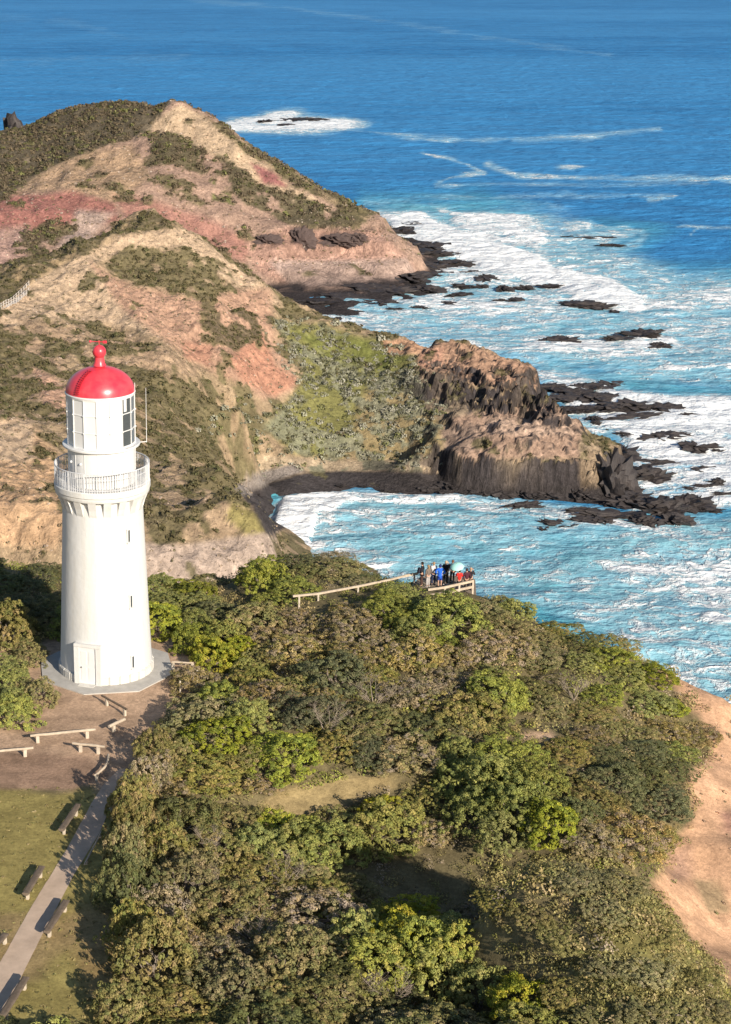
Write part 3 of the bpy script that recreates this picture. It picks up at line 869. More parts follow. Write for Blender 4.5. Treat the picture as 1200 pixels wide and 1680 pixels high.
# ------------------------------------------------------------------ lighthouse
LH = Vector((-7.74, 104.5, 80.0))
def lighthouse():
    m, nt, p = mat_new('white_render')
    tc = N(nt, 'ShaderNodeTexCoord').outputs['Object']
    mp = N(nt, 'ShaderNodeMapping')
    mp.inputs['Scale'].default_value = (1.4, 1.4, 0.12)
    L(nt, tc, mp.inputs['Vector'])
    st = noise(nt, mp.outputs[0], 1.5, 5, 0.65)
    dirt = noise(nt, tc, 0.9, 6, 0.7)
    c = mixc(nt, mapr(nt, st, 0.42, 0.72, 0, 0.6), (.60, .60, .59), (.50, .485, .44))
    c = mixc(nt, mapr(nt, dirt, 0.5, 0.8, 0, 0.35), c, (.54, .52, .47))
    L(nt, c, p.inputs['Base Color'])
    p.inputs['Roughness'].default_value = 0.75
    p.inputs['Specular IOR Level'].default_value = 0.25
    L(nt, bump(nt, math_n(nt, 'ADD', noise(nt, tc, 2.2, 5, 0.6), math_n(nt, 'MULTIPLY', noise(nt, tc, 18, 3), 0.3)), 0.5, 0.06), p.inputs['Normal'])
    stone = plain('plinth_stone', (.60, .58, .535), 0.8, 0.2, 0.12, 2.0, 1.0)
    paint_w = plain('white_paint', (.63, .63, .625), 0.4, 0.5, 0.05, 1.2)
    rail_m = plain('rail_paint', (.55, .56, .58), 0.45, 0.5, 0.12, 6)
    red, nt, p = mat_new('red_paint')
    tc = N(nt, 'ShaderNodeTexCoord').outputs['Object']
    L(nt, mixc(nt, mapr(nt, noise(nt, tc, 1.3, 5, 0.65), 0.35, 0.75, 0, 1), (.64, .030, .055), (.68, .085, .10)), p.inputs['Base Color'])
    p.inputs['Roughness'].default_value = 0.32
    red_d = plain('dark_red_paint', (.40, .015, .03), 0.4, 0.5, 0.1)
    glass, nt, p = mat_new('lantern_glass')
    p.inputs['Base Color'].default_value = (.85, .9, .92, 1)
    p.inputs['Roughness'].default_value = 0.03
    p.inputs['Transmission Weight'].default_value = 1.0
    p.inputs['IOR'].default_value = 1.05
    dark = plain('dark_glass', (.07, .08, .085), 0.12, 0.6, 0.1)
    lens_m = plain('lens_glass', (.22, .25, .25), 0.12, 0.8, 0.3, 3)

    t = empty('lighthouse', 'tall white lighthouse tower with red dome and railed gallery', 'lighthouse', LH)
    F0 = R(-85.8)                                            # towards the approach path

    def pol(th, r, z):
        return Vector((r * math.cos(F0 + R(th)), r * math.sin(F0 + R(th)), z))

    def rot(th):                                             # local x outwards, y sideways
        return Matrix.Rotation(F0 + R(th), 3, 'Z')
    # plinth of rock-faced blocks, left open at the doorway
    mb = MB()
    k = 28
    for i in range(k):
        th = -23 + (i + 0.5) * 360 / k
        if abs((th + 23 + 180) % 360 - 180) < 13:
            continue
        w = 2 * 3.05 * math.tan(math.pi / k) - 0.03
        mb.box(pol(th, 2.95, 0.30), (0.26, w, 0.60), rot(th), 0.05)
    mb.build('plinth', stone, t)
    shaft = MB().lathe([(2.99, 0.0), (2.97, 0.6), (2.86, 3.0), (2.74, 6.0), (2.62, 9.0), (2.535, 11.2), (2.53, 11.9)], 96).build('tower_wall', m, t)
    # doorway
    th = -23
    mb = MB()
    for s in (-1, 1):
        mb.box(pol(th, 2.90, 1.28) + rot(th) @ Vector((0, s * 0.74, 0)), (0.42, 0.36, 2.56), rot(th), 0.02)
    mb.box(pol(th, 2.90, 2.67), (0.42, 1.84, 0.20), rot(th), 0.02)
    mb.build('door_surround', m, t)
    MB().box(pol(th, 3.15, 0.05), (0.7, 1.08, 0.10), rot(th), 0.01).build('doorstep', stone, t)
    mb = MB().box(pol(th, 3.0, 1.32), (0.06, 1.10, 2.44), rot(th))
    for z, h in ((0.75, 0.9), (1.85, 0.9)):
        for s in (-1, 1):
            mb.box(pol(th, 3.035, z) + rot(th) @ Vector((0, s * 0.26, 0)), (0.03, 0.38, h), rot(th), 0.01)
    door = mb.build('door', paint_w, t)
    MB().ball(pol(th, 3.08, 1.2) + rot(th) @ Vector((0, -0.42, 0)), 0.05).build('handle', dark, door)
    # three slit windows up the stair
    for th, z in ((39, 9.7), (38, 5.4), (36.5, 1.35)):
        r = float(np.interp(z, [0.6, 3, 6, 9, 11.2], [2.97, 2.86, 2.74, 2.62, 2.535]))
        q = rot(th)
        mb = MB()
        for s in (-1, 1):
            mb.box(pol(th, r, z) + q @ Vector((0, s * 0.21, 0)), (0.14, 0.09, 0.80), q, 0.01)
        mb.box(pol(th, r, z + 0.435), (0.14, 0.51, 0.07), q, 0.01)
        w = mb.build('window', m, t)
        MB().box(pol(th, r + 0.02, z - 0.435), (0.22, 0.55, 0.07), q, 0.01).build('sill', m, w)
        MB().box(pol(th, r + 0.0, z) + q @ Vector((0, -.075, 0)), (0.05, 0.15, 0.76), q).build('pane', dark, w)
        MB().box(pol(th, r + 0.0, z) + q @ Vector((0, .085, 0)), (0.06, 0.16, 0.80), q).build('reveal', paint_w, w)  # white board standing in for the sunlit reveal beside the slit
    # corbels and gallery
    for i in range(18):
        th = i * 20 + 6
        q = rot(th)
        mb = MB()
        prof = [(2.50, 11.05), (2.53, 11.05), (2.60, 11.25), (2.68, 11.55), (2.80, 11.85), (2.93, 12.2), (2.50, 12.2)]
        va = [mb.bm.verts.new(q @ Vector((x, -0.24, z))) for x, z in prof]
        vb = [mb.bm.verts.new(q @ Vector((x, 0.24, z))) for x, z in prof]
        n = len(prof)
        for j in range(n):
            mb.bm.faces.new((va[j], va[(j + 1) % n], vb[(j + 1) % n], vb[j]))
        mb.bm.faces.new(vb)
        mb.bm.faces.new(va[::-1])
        mb.build('corbel', m, t, False)
    gal = MB().lathe([(2.50, 11.9), (2.55, 12.05), (2.93, 12.1), (2.97, 12.16), (2.97, 12.36), (3.03, 12.42), (3.03, 12.74), (2.99, 12.78), (2.0, 12.78)], 96)
    gal.build('gallery', m, t)
    mb = MB()
    nb = 116
    for i in range(nb):
        th = i * 360 / nb
        mb.rod(pol(th, 2.96, 12.78), pol(th, 2.96, 13.95), 0.021, n=5)
    for i in range(16):
        th = i * 22.5
        mb.rod(pol(th, 2.96, 12.78), pol(th, 2.96, 14.02), 0.032, n=6)
    for z, rr in ((13.98, 0.036), (13.62, 0.016), (12.92, 0.018)):
        for i in range(96):
            mb.rod(pol(i * 3.75, 2.96, z), pol((i + 1) * 3.75 + .1, 2.96, z), rr, n=6)
    mb.build('railing', rail_m, t)
    # drum below the lantern
    drum = MB().lathe([(2.12, 12.7), (2.12, 15.1)], 48)
    for th in (-72, -50, -30, -7, 16, 40, 62, 84):
        drum.box(pol(th, 2.13, 13.95), (0.02, 0.05, 2.3), rot(th))
    drum.build('lantern_base', paint_w, t)
    MB().box(pol(28, 2.10, 13.65), (0.08, 0.80, 1.5), rot(28), 0.01).build('lantern_door', paint_w, t)
    mb = MB()
    for th in (-62, -38):
        mb.ball(pol(th, 2.15, 14.3), 0.09, 8)
    mb.build('vent', rail_m, t)
    MB().lathe([(2.1, 15.05), (2.30, 15.08), (2.42, 15.14), (2.43, 15.24), (2.40, 15.27), (2.1, 15.27)], 64).build('ledge', paint_w, t)
    # lantern: sixteen columns, blank white on the landward side, glass on the rest
    mb = MB()
    thm = [-7 + 22.5 * i for i in range(16)]
    for th in thm:
        mb.box(pol(th, 2.11, 16.85), (0.09, 0.06, 3.2), rot(th), 0.012)
        for z in (16.3, 17.4):
            mb.ball(pol(th, 2.16, z), 0.055, 8)
    for z in (15.30, 16.3, 17.4, 18.38):
        for a, b in zip(thm, thm[1:] + thm[:1]):
            mb.rod(pol(a, 2.115, z), pol(b, 2.115, z), 0.035 if 16 < z < 18 else 0.06, n=6)
    mb.build('lantern_frame', paint_w, t)
    for th in thm:
        c = th + 11.25
        blank = -90 < (c + 180) % 360 - 180 < 40
        q = rot(c)
        MB().box(pol(c, 2.06, 16.84), (0.02, 2 * 2.1 * math.sin(R(11.25)) - 0.05, 3.1), q).build('lantern_panel' if blank else 'lantern_pane', paint_w if blank else dark, t)
    c = 47
    MB().box(pol(46.0, 2.085, 17.95), (0.025, 0.24, 0.82), rot(46.0), 0.005).build('corner_panel', paint_w, t)
    lens = MB()
    pr = [(0.35, 15.4), (0.5, 15.5)]
    for i in range(14):
        z = 15.6 + i * 0.16
        pr += [(0.62 + 0.16 * math.sin(i / 13 * math.pi), z), (0.70 + 0.16 * math.sin(i / 13 * math.pi), z + 0.08)]
    pr += [(0.4, 17.9), (0.1, 18.0)]
    lens.lathe(pr, 24).build('lens', lens_m, t)
    MB().lathe([(0.2, 15.27), (2.05, 15.29)], 32).build('lantern_floor', dark, t)
    # dome
    MB().lathe([(2.05, 18.40), (2.17, 18.42), (2.19, 18.50), (2.15, 18.56)], 64).build('gutter', paint_w, t)
    dp = [(2.15, 18.54)]
    for i in range(1, 13):
        a = R(i * 82 / 12)
        dp.append((2.13 * math.cos(a), 18.56 + 1.52 * math.sin(a)))
    dp += [(0.42, 20.14), (0.34, 20.30), (0.30, 20.50), (0.29, 20.66)]
    dome = MB().lathe(dp, 72).build('dome', red, t, ang=80)
    bp = [(0.29, 20.66)] + [(0.42 * math.cos(R(a)), 21.0 + 0.42 * math.sin(R(a))) for a in range(-52, 91, 8)]
    ball = MB().lathe(bp, 32).build('ventilator', red, t, ang=80)
    mb = MB()
    for i in range(13):
        a = R(6 + i * 4.9)
        for d in (-2.4, 2.4):
            rr, zz = 2.13 * math.cos(a), 18.56 + 1.52 * math.sin(a)
            mb.box(pol(-41 + d / max(0.35, math.cos(a)), rr + 0.03, zz + 0.03), (0.13, 0.11, 0.05), rot(-41 + (20 if d > 0 else -20)))
    mb.build('foothold', red_d, t)
    vane = MB().rod((0, 0, 21.35), (0, 0, 21.72), 0.025).rod((-0.55, 0.1, 21.62), (0.42, -0.08, 21.62), 0.022)
    vane.ball((-0.55, 0.1, 21.62), 0.085).box((0.36, -0.07, 21.62), (0.24, 0.02, 0.16))
    vane.build('weathervane', red, t)
    mb = MB().rod(pol(88, 2.3, 15.2), pol(88, 2.82, 15.24), 0.03).rod(pol(88, 2.82, 15.2), pol(88, 2.82, 18.7), 0.022, 0.012)
    mb.build('lightning_rod', paint_w, t)
    MB().rod(pol(80, 2.16, 18.4), pol(80, 2.16, 19.1), 0.018).build('aerial', paint_w, t)
    # rust run below the gallery on the seaward side
    # concrete apron
    ap = plain('apron_concrete', (.42, .40, .365), 0.85, 0.2, 0.16, 1.6, 0.3)
    pts = [(4.55 * math.cos(R(22.5 + 45 * i + 8)), 4.55 * math.sin(R(22.5 + 45 * i + 8))) for i in range(8)]
    o = MB().prism(pts, -0.15, 0.07).build('apron_paving', ap, None, False, LH)
    o['kind'] = 'structure'

lighthouse()

# ------------------------------------------------------------------ path, barriers
def path():
    left = [(-60, 1672), (0, 1580), (54, 1484), (107, 1398), (154, 1312), (171, 1287), (196, 1262)]
    right = [(-40, 1730), (0, 1666), (29, 1616), (68, 1537), (121, 1437), (164, 1366), (190, 1306), (204, 1282), (226, 1258)]

    def res(pl, n):
        P = [PZ(x, y, 80.0) for x, y in pl]
        d = [0]
        for a, b in zip(P, P[1:]):
            d.append(d[-1] + (b - a).length)
        s = np.linspace(0, d[-1], n)
        return np.stack([np.interp(s, d, [p[k] for p in P]) for k in range(3)], -1)
    n = 70
    A, B = res(left, n), res(right, n)
    A[:, :2] += (np.random.RandomState(3).rand(n, 2) - 0.5) * 0.03
    B[:, :2] += (np.random.RandomState(4).rand(n, 2) - 0.5) * 0.03
    V = np.concatenate([A, B])
    V[:, 2] = 80.016
    Fq = [(i, n + i, n + i + 1, i + 1) for i in range(n - 1)]
    m = plain('path_concrete', (.50, .38, .285), 0.9, 0.15, 0.22, 0.8, 0.35)
    o = link('path', np_mesh('path', V, Fq, smooth=False), m)
    o['kind'] = 'structure'

path()

wood_pale = plain('weathered_timber', (.45, .37, .28), 0.85, 0.2, 0.3, 3.0, 0.6)  # pale weathered timber, its own colour
wood_dark = plain('old_split_timber', (.15, .115, .085), 0.9, 0.2, 0.35, 3.0, 0.8)
wood_post = plain('pale_post_timber', (.50, .43, .34), 0.85, 0.2, 0.25, 4.0, 0.5)

def log_barrier(a, b, h, rad, fr, label, mat, flat=False, bow=0.0, group='low timber barriers by the lawn and the lighthouse'):
    A, B = PZ(*a, 80 + h), PZ(*b, 80 + h)
    t = empty('log_barrier', label, 'barrier', ((A.x + B.x) / 2, (A.y + B.y) / 2, 80.0), 0, group)
    base = Vector(((A.x + B.x) / 2, (A.y + B.y) / 2, 80.0))
    d = (B - A)
    side = Vector((-d.y, d.x, 0)).normalized()
    rnd = random.Random(int(a[0] * 7 + a[1]))
    mb = MB()
    n, k = 9, 10
    rings = []
    for i in range(n):
        f = i / (n - 1)
        c = A.lerp(B, f) + side * (bow * math.sin(f * math.pi)) + Vector((0, 0, rnd.uniform(-.012, .012)))
        rr = rad * rnd.uniform(.92, 1.08) * (0.94 if i in (0, n - 1) else 1)
        ring = []
        for j in range(k):
            an = 2 * math.pi * j / k
            u, v = math.cos(an) * rr, math.sin(an) * rr
            if flat:
                u *= 1.35
                v = min(v, 0.25 * rr)
            ring.append(mb.bm.verts.new(c - base + side * u + Vector((0, 0, v))))
        rings.append(ring)
    for p, q in zip(rings, rings[1:]):
        for j in range(k):
            mb.bm.faces.new((p[j], p[(j + 1) % k], q[(j + 1) % k], q[j]))
    mb.bm.faces.new(rings[0])
    mb.bm.faces.new(rings[-1][::-1])
    mb.build('rail', mat, t, ang=50)
    for f in fr:
        c = A.lerp(B, f) + side * (bow * math.sin(f * math.pi))
        q = Matrix.Rotation(math.atan2(d.y, d.x), 3, 'Z')
        MB().box((c.x - base.x, c.y - base.y, (h - rad * .6) / 2 - 0.05), (0.2, 0.15, h - rad * .6 + 0.1), q, 0.02).build('post', wood_post, t)
    return t

log_barrier((50, 1207), (157, 1197), .5, .085, (.11, .87), 'long pale round log barrier on the dirt in front of the lighthouse', wood_pale)
log_barrier((-32, 1235), (55, 1227), .5, .085, (.25, .84), 'pale log barrier cut off by the left edge, below the long pale barrier', wood_pale)
log_barrier((119, 1219.5), (172, 1225), .5, .08, (.25, .8), 'short pale log barrier standing on the reddish dirt edge', wood_pale)
log_barrier((179, 1192), (205, 1180), .5, .1, (.3,), 'short pale log end half in bush shadow beside the dirt', wood_pale)
log_barrier((167, 1141), (209, 1164), .5, .07, (.2, .9), 'thin dark log rail lying across the dirt below the lighthouse', wood_dark)
log_barrier((156, 1272), (178, 1238), .4, .07, (.06, .9), 'curved low log barrier at the top of the concrete path', wood_pale, bow=-.25)
log_barrier((101, 1361), (129, 1319), .48, .14, (.15, .85), 'split log bench on the lawn at the shaded stretch of path', wood_dark, True)
log_barrier((42, 1466), (69, 1421), .48, .14, (.12, .9), 'split log bench alone on the lawn left of the path', wood_dark, True)
log_barrier((77, 1528), (109, 1477), .48, .14, (.12, .92), 'split log bench on the right edge of the path', wood_dark, True)
log_barrier((-14, 1556), (10, 1531), .48, .14, (.2, .9), 'split log bench cut off by the left edge of the photo', wood_dark, True)
log_barrier((4, 1666), (43, 1603), .48, .14, (.15, .92), 'split log bench at the bottom left corner of the path', wood_dark, True)
log_barrier((181, 1336), (207, 1287), .48, .1, (.1, .95), 'log barrier at the scrub edge where its shadow crosses the path', wood_pale)
log_barrier((139, 1418), (167, 1364), .16, .05, (.1, .9), 'low timber edging in deep shade beside the path', wood_pale)
log_barrier((282, 1086), (318, 1088), .6, .06, (.06, .95), 'pale rail at the scrub right of the lighthouse apron', wood_pale)
for q, lb in (((324, 1122), 'slim upright timber post at the scrub edge right of lighthouse'), ((296, 1140), 'short timber post by the dirt right of lighthouse')):
    p = PZ(*q, 80)
    o = MB().rod((0, 0, -.2), (0, 0, .95), .055, n=8).build('marker_post', wood_post, None, loc=p)
    tag(o, lb, 'post')

# ------------------------------------------------------------------ lookout
DECKZ = 82.0
def rail_fence(name, label, pts, h, board, posts, boards=1, group=None):
    """pts: rail top in space; posts: fractions along each span"""
    base = Vector((pts[0].x, pts[0].y, pts[0].z - h))
    t = empty(name, label, 'fence', base, 0, group)
    mb = MB()
    for a, b in zip(pts, pts[1:]):
        d = b - a
        q = d.to_track_quat('X', 'Z').to_matrix()
        for k in range(boards):
            mb.box((a + b) / 2 - base - Vector((0, 0, .42 * k)), (d.length + .04, board[0], board[1]), q, .008)
    mb.build('rail', wood_pale, t)
    for i, f in posts:
        c = pts[i].lerp(pts[i + 1], f) - base
        MB().box((c.x, c.y, c.z - h / 2 - .2), (.12, .12, h + .45), None, .01).build('post', wood_post, t)
    return t

rail_fence('lookout_fence', 'timber fence along the near side of the lookout deck', [PZ(703, 967.5, 82.85), PZ(731, 963.5, 82.95), PZ(777, 953, 83.05)], 1.0, (.1, .16), [(0, .98), (1, .5), (1, .99)], 2)
rail_fence('path_handrail', 'long timber handrail rising through the scrub towards the lookout', [PY(481, 978, 111.5), PY(522, 974, 112.2), PY(590, 961.5, 113.2), PY(640, 951, 114.6), PY(666, 944.5, 114.6)], 1.0, (.12, .14), [(0, .25), (1, .01), (1, .97), (2, .9)], 1)
rail_fence('path_handrail', 'short pale timber handrail end beside the standing people', [PY(664, 945, 114.6), PY(686, 940.5, 115.2)], 1.0, (.12, .17), [(0, .75)], 1)
dk = MB().prism([tuple(PZ(x, y, DECKZ).xy) for x, y in ((680, 956), (700, 980), (782, 978), (780, 950), (740, 944), (690, 946))], DECKZ - .25, DECKZ - .01)
o = dk.build('lookout_deck', plain('deck_timber', (.25, .2, .15), .9, .2, .3, 3, .4), None, False)
tag(o, 'timber deck of the lookout under the standing people', 'deck')

# people
def skin(name, verts, edges, rad, root=0, sub=1):
    me = bpy.data.meshes.new(name)
    me.from_pydata(verts, edges, [])
    ob = bpy.data.objects.new(name, me)
    COL.objects.link(ob)
    md = ob.modifiers.new('skin', 'SKIN')
    md.use_smooth_shade = True
    for i, v in enumerate(me.skin_vertices[0].data):
        r = rad[i]
        v.radius = r if isinstance(r, tuple) else (r, r)
        v.use_root = i == root
    ms = ob.modifiers.new('sub', 'SUBSURF')
    ms.levels = ms.render_levels = sub
    dg = bpy.context.evaluated_depsgraph_get()
    out = bpy.data.meshes.new_from_object(ob.evaluated_get(dg))
    bpy.data.objects.remove(ob)
    bpy.data.meshes.remove(me)
    return out

SKIN_M = plain('skin', (.50, .30, .21), .55, .4, .06)
def cloth(c):
    return plain('cloth', c, .85, .2, .15, 6, .3)

def person(px, py, H, face, label, top, leg, hair, arms='down', bare=False, long_hair=False, coat=False, hood=None, stand=DECKZ):
    s = H / 1.75
    p = PZ(px, py, stand)
    t = empty('person', label, 'person', p, R(face), 'people on the lookout')
    up = arms
    # joints, facing +y
    if up == 'camera':
        el = lambda k: (k * .27, .16, 1.20)
        wr = lambda k: (k * .09, .33, 1.46)
    elif up == 'hip':
        el = lambda k: (k * .36, -.04, 1.16)
        wr = lambda k: (k * .20, .12, 1.02)
    elif up == 'umbrella':
        el = lambda k: (k * .26, .12, 1.15)
        wr = lambda k: (k * .12, .28, 1.30)
    else:
        el = lambda k: (k * .27, -.02, 1.12)
        wr = lambda k: (k * .26, .08, .88)
    V = [(0, 0, .95), (0, .01, 1.15), (0, 0, 1.36), (0, -.01, 1.48), (0, .0, 1.55), (0, .02, 1.62), (0, .025, 1.68), (0, .01, 1.73)]
    E = [(i, i + 1) for i in range(7)]
    r = [(.15, .11), (.135, .10), (.165, .11), .075, .052, .078, .088, .05]
    for k in (-1, 1):
        b = len(V)
        V += [(k * .18, -.01, 1.42), el(k), wr(k)]
        w = Vector(wr(k))
        d = (w - Vector(el(k))).normalized()
        V.append(tuple(w + d * .07))
        E += [(2, b), (b, b + 1), (b + 1, b + 2), (b + 2, b + 3)]
        r += [.058, .042, .028, (.034, .018)]
        sd = d.cross(Vector((0, 0, 1))).normalized() if abs(d.z) < .9 else Vector((0, 1, 0))
        for f, ln in ((-.028, .058), (-.009, .075), (.010, .070), (.028, .055)):
            q = len(V)
            V += [tuple(w + d * .085 + sd * f), tuple(w + d * (.085 + ln) + sd * f * 1.15 + Vector((0, .012, 0)))]
            E += [(b + 3, q), (q, q + 1)]
            r += [.009, .007]
        q = len(V)
        V += [tuple(w + d * .05 + Vector((-k * .035, .02, 0)))]
        E += [(b + 2, q)]
        r += [.010]
        b = len(V)
        V += [(k * .09, 0, .88), (k * .10, .02, .49), (k * .105, -.01, .09), (k * .12, .13, .035)]
        E += [(0, b), (b, b + 1), (b + 1, b + 2), (b + 2, b + 3)]
        r += [.092, .058, .04, .035]
    V = [tuple(Vector(v) * s) for v in V]
    r = [tuple(x * s for x in q) if isinstance(q, tuple) else q * s for q in r]
    body = skin('body', V, E, r)
    bm = bmesh.new()
    bm.from_mesh(body)
    for c, rr, sc3 in (((0, .115, 1.655), .018, (1, 1.3, 1.4)), ((-.085, .02, 1.65), .025, (.5, 1, 1.4)), ((.085, .02, 1.65), .025, (.5, 1, 1.4))):
        q = bmesh.ops.create_uvsphere(bm, u_segments=8, v_segments=6, radius=rr * s)
        bmesh.ops.transform(bm, matrix=Matrix.Translation(Vector(c) * s) @ Matrix.Diagonal((*sc3, 1)), verts=q['verts'])
    bm.to_mesh(body)
    bm.free()
    link('body', body, SKIN_M, t)
    eye = MB()
    for k in (-1, 1):
        eye.ball(Vector((k * .032, .098, 1.675)) * s, .011 * s, 8)
    eye.build('eyes', cloth((.03, .025, .02)), t)
    # top: jacket with sleeves
    bot = .62 if coat else .86
    JV = [(0, 0, bot), (0, .01, 1.12), (0, 0, 1.36), (0, -.01, 1.50)]
    JE = [(0, 1), (1, 2), (2, 3)]
    jr = [(.21 if coat else .185, .15), (.165, .13), (.19, .135), .085]
    for k in (-1, 1):
        b = len(JV)
        JV += [(k * .19, -.01, 1.43), el(k), wr(k)]
        JE += [(2, b), (b, b + 1), (b + 1, b + 2)]
        jr += [.08, .062, .046]
    JV = [tuple(Vector(v) * s) for v in JV]
    jr = [tuple(x * s for x in q) if isinstance(q, tuple) else q * s for q in jr]
    link('jacket', skin('jacket', JV, JE, jr), cloth(top), t)
    if hood is not None:
        MB().ball(Vector((0, -.02, 1.66)) * s, .118 * s, 14, (1, 1.02, 1.15)).build('hood', cloth(hood), t)
    TV, TE, tr = [(0, 0, .96)], [], [(.165, .125)]
    for k in (-1, 1):
        b = len(TV)
        low = .50 if bare else .12
        TV += [(k * .09, 0, .86), (k * .10, .02, .52), (k * .105, -.01, low)]
        TE += [(0, b), (b, b + 1), (b + 1, b + 2)]
        tr += [.108, .078, .072 if bare else .06]
    TV = [tuple(Vector(v) * s) for v in TV]
    tr = [tuple(x * s for x in q) if isinstance(q, tuple) else q * s for q in tr]
    link('shorts' if bare else 'trousers', skin('trousers', TV, TE, tr), cloth(leg), t)
    for k in (-1, 1):
        MB().box(Vector((k * .115, .05, .045)) * s, Vector((.095, .26, .085)) * s, None, .025).build('shoe', cloth((.5, .5, .5) if label.find('pale') > 0 else (.05, .05, .05)), t)
    if hood is None:
        h = MB().ball(Vector((0, -.005, 1.675)) * s, .106 * s, 14, (1, 1.0, 1.12))
        bmesh.ops.delete(h.bm, geom=[v for v in h.bm.verts if v.co.y > .035 * s and v.co.z < 1.72 * s], context='VERTS')
        if long_hair:
            h.ball(Vector((0, -.085, 1.53)) * s, .09 * s, 10, (1, .55, 1.7))
        h.build('hair', cloth(hair), t)
    return t

BLK, NAVY = (.018, .018, .022), (.02, .03, .075)
person(692, 962, 1.80, 70, 'person in black jacket with dark backpack at the left end of the group', BLK, (.06, .035, .03), (.02, .015, .012), 'hip')
person(702, 963, 1.62, 40, 'person in grey brown jacket and pale trousers beside the black jacket', (.16, .13, .11), (.45, .42, .40), (.25, .17, .10), 'down', long_hair=True)
person(711, 960, 1.70, 10, 'person in whitish top and navy trousers left of the blue coat', (.55, .53, .52), NAVY, (.30, .2, .12), 'camera')
person(721.5, 963, 1.66, -5, 'person in bright blue coat with bare legs, seen from behind', (.02, .13, .62), (.03, .06, .3), (.015, .015, .03), 'hip', bare=True, coat=True, hood=(.02, .03, .12))
person(731, 960, 1.80, -20, 'person in long black coat with pale hair right of the blue coat', BLK, (.02, .02, .02), (.42, .33, .24), 'camera', coat=True)
person(742, 956, 1.68, 5, 'person with brown hair in dark jacket behind the umbrella', (.03, .03, .04), BLK, (.14, .08, .05), 'down')
person(753, 970, 1.58, 0, 'person in red jacket holding the pale green umbrella', (.62, .03, .025), (.04, .04, .05), (.04, .03, .02), 'umbrella')
person(765, 969, 1.62, 15, 'person in dark maroon top with dark hair at the fence', (.07, .02, .03), BLK, (.05, .03, .03), 'down')
person(771.5, 968, 1.64, -25, 'person in dark jacket with fair hair at the right fence post', (.03, .025, .03), BLK, (.36, .24, .16), 'camera')
bp = PZ(691, 963, DECKZ)
o = MB().box((0, 0, 0), (.30, .17, .44), None, .06).box((0, -.1, -.06), (.22, .06, .22), None, .025).build('backpack', cloth((.03, .03, .05)), None)
o.location = bp + Vector((-.16, -.06, 1.26))
o.rotation_euler = (0, 0, R(-60))
tag(o, 'dark backpack worn by the person in the black jacket', 'backpack')
up = PZ(753, 970, DECKZ)
t = empty('umbrella', 'open pale green umbrella held over the red jacket', 'umbrella', up + Vector((-.10, .22, 1.2)))
t.rotation_euler = (R(16), R(-8), 0)
mb = MB()
n = 8
rings = []
for i in range(7):
    a = i / 6 * R(72)
    rr, z = .50 * math.sin(a) / math.sin(R(72)), .62 + .26 * (math.cos(a) - math.cos(R(72))) / (1 - math.cos(R(72)))
    rings.append([mb.bm.verts.new((rr * (1 - .06 * (j % 2)) * math.cos(math.pi * j / n), rr * (1 - .06 * (j % 2)) * math.sin(math.pi * j / n), z)) for j in range(2 * n)] if i else [mb.bm.verts.new((0, 0, z))])
for j in range(2 * n):
    mb.bm.faces.new((rings[0][0], rings[1][j], rings[1][(j + 1) % (2 * n)]))
for p, q in zip(rings[1:], rings[2:]):
    for j in range(2 * n):
        mb.bm.faces.new((p[j], q[j], q[(j + 1) % (2 * n)], p[(j + 1) % (2 * n)]))
mb.build('canopy', plain('umbrella_cloth', (.36, .66, .60), .7, .3, .08, 3), t)
MB().rod((0, 0, -.1), (0, 0, .92), .012).build('shaft', wood_post, t)
# ------------------------------------------------------------------ foliage
def leaf_mat(name, trans=0.22):
    m, nt, p = mat_new(name)
    at = N(nt, 'ShaderNodeAttribute', attribute_name='Col')
    oi = N(nt, 'ShaderNodeObjectInfo')
    hs = N(nt, 'ShaderNodeHueSaturation')
    L(nt, at.outputs['Color'], hs.inputs['Color'])
    L(nt, mapr(nt, oi.outputs['Random'], 0, 1, .487, .504), hs.inputs['Hue'])
    r2 = math_n(nt, 'FRACT', math_n(nt, 'MULTIPLY', oi.outputs['Random'], 7.13))
    L(nt, mapr(nt, r2, 0, 1, .88, 1.25), hs.inputs['Value'])
    r3 = math_n(nt, 'FRACT', math_n(nt, 'MULTIPLY', oi.outputs['Random'], 23.7))
    L(nt, mapr(nt, r3, 0, 1, .8, 1.1), hs.inputs['Saturation'])
    L(nt, hs.outputs[0], p.inputs['Base Color'])
    p.inputs['Roughness'].default_value = 0.6
    p.inputs['Specular IOR Level'].default_value = 0.25
    tr = N(nt, 'ShaderNodeBsdfTranslucent')
    L(nt, hs.outputs[0], tr.inputs[0])
    mx = N(nt, 'ShaderNodeMixShader')
    mx.inputs[0].default_value = trans
    L(nt, p.outputs[0], mx.inputs[1])
    L(nt, tr.outputs[0], mx.inputs[2])
    L(nt, mx.outputs[0], nt.nodes['Material Output'].inputs['Surface'])
    return m

LEAF = leaf_mat('leaves')
BARK = plain('bark', (.22, .18, .14), .9, .2, .3, 4, .5)
DEADWOOD = plain('dead_wood', (.27, .22, .17), .9, .2, .25, 4, .4)

def rdir(rg, n):
    v = rg.normal(size=(n, 3))
    return v / np.linalg.norm(v, axis=1)[:, None]

def leaf_quads(rg, pos, nor, size, asp=0.6):
    n = len(pos)
    t = np.cross(nor, rdir(rg, n))
    t /= np.linalg.norm(t, axis=1)[:, None] + 1e-9
    b = np.cross(nor, t)
    s = size[:, None] * 0.5
    a, c = t * s, b * s * asp
    V = np.stack([pos - a, pos - c * 1.0, pos + a, pos + c], 1)
    V[:, 0] -= nor * s * 0.3
    V[:, 2] -= nor * s * 0.3
    return V.reshape(-1, 3)

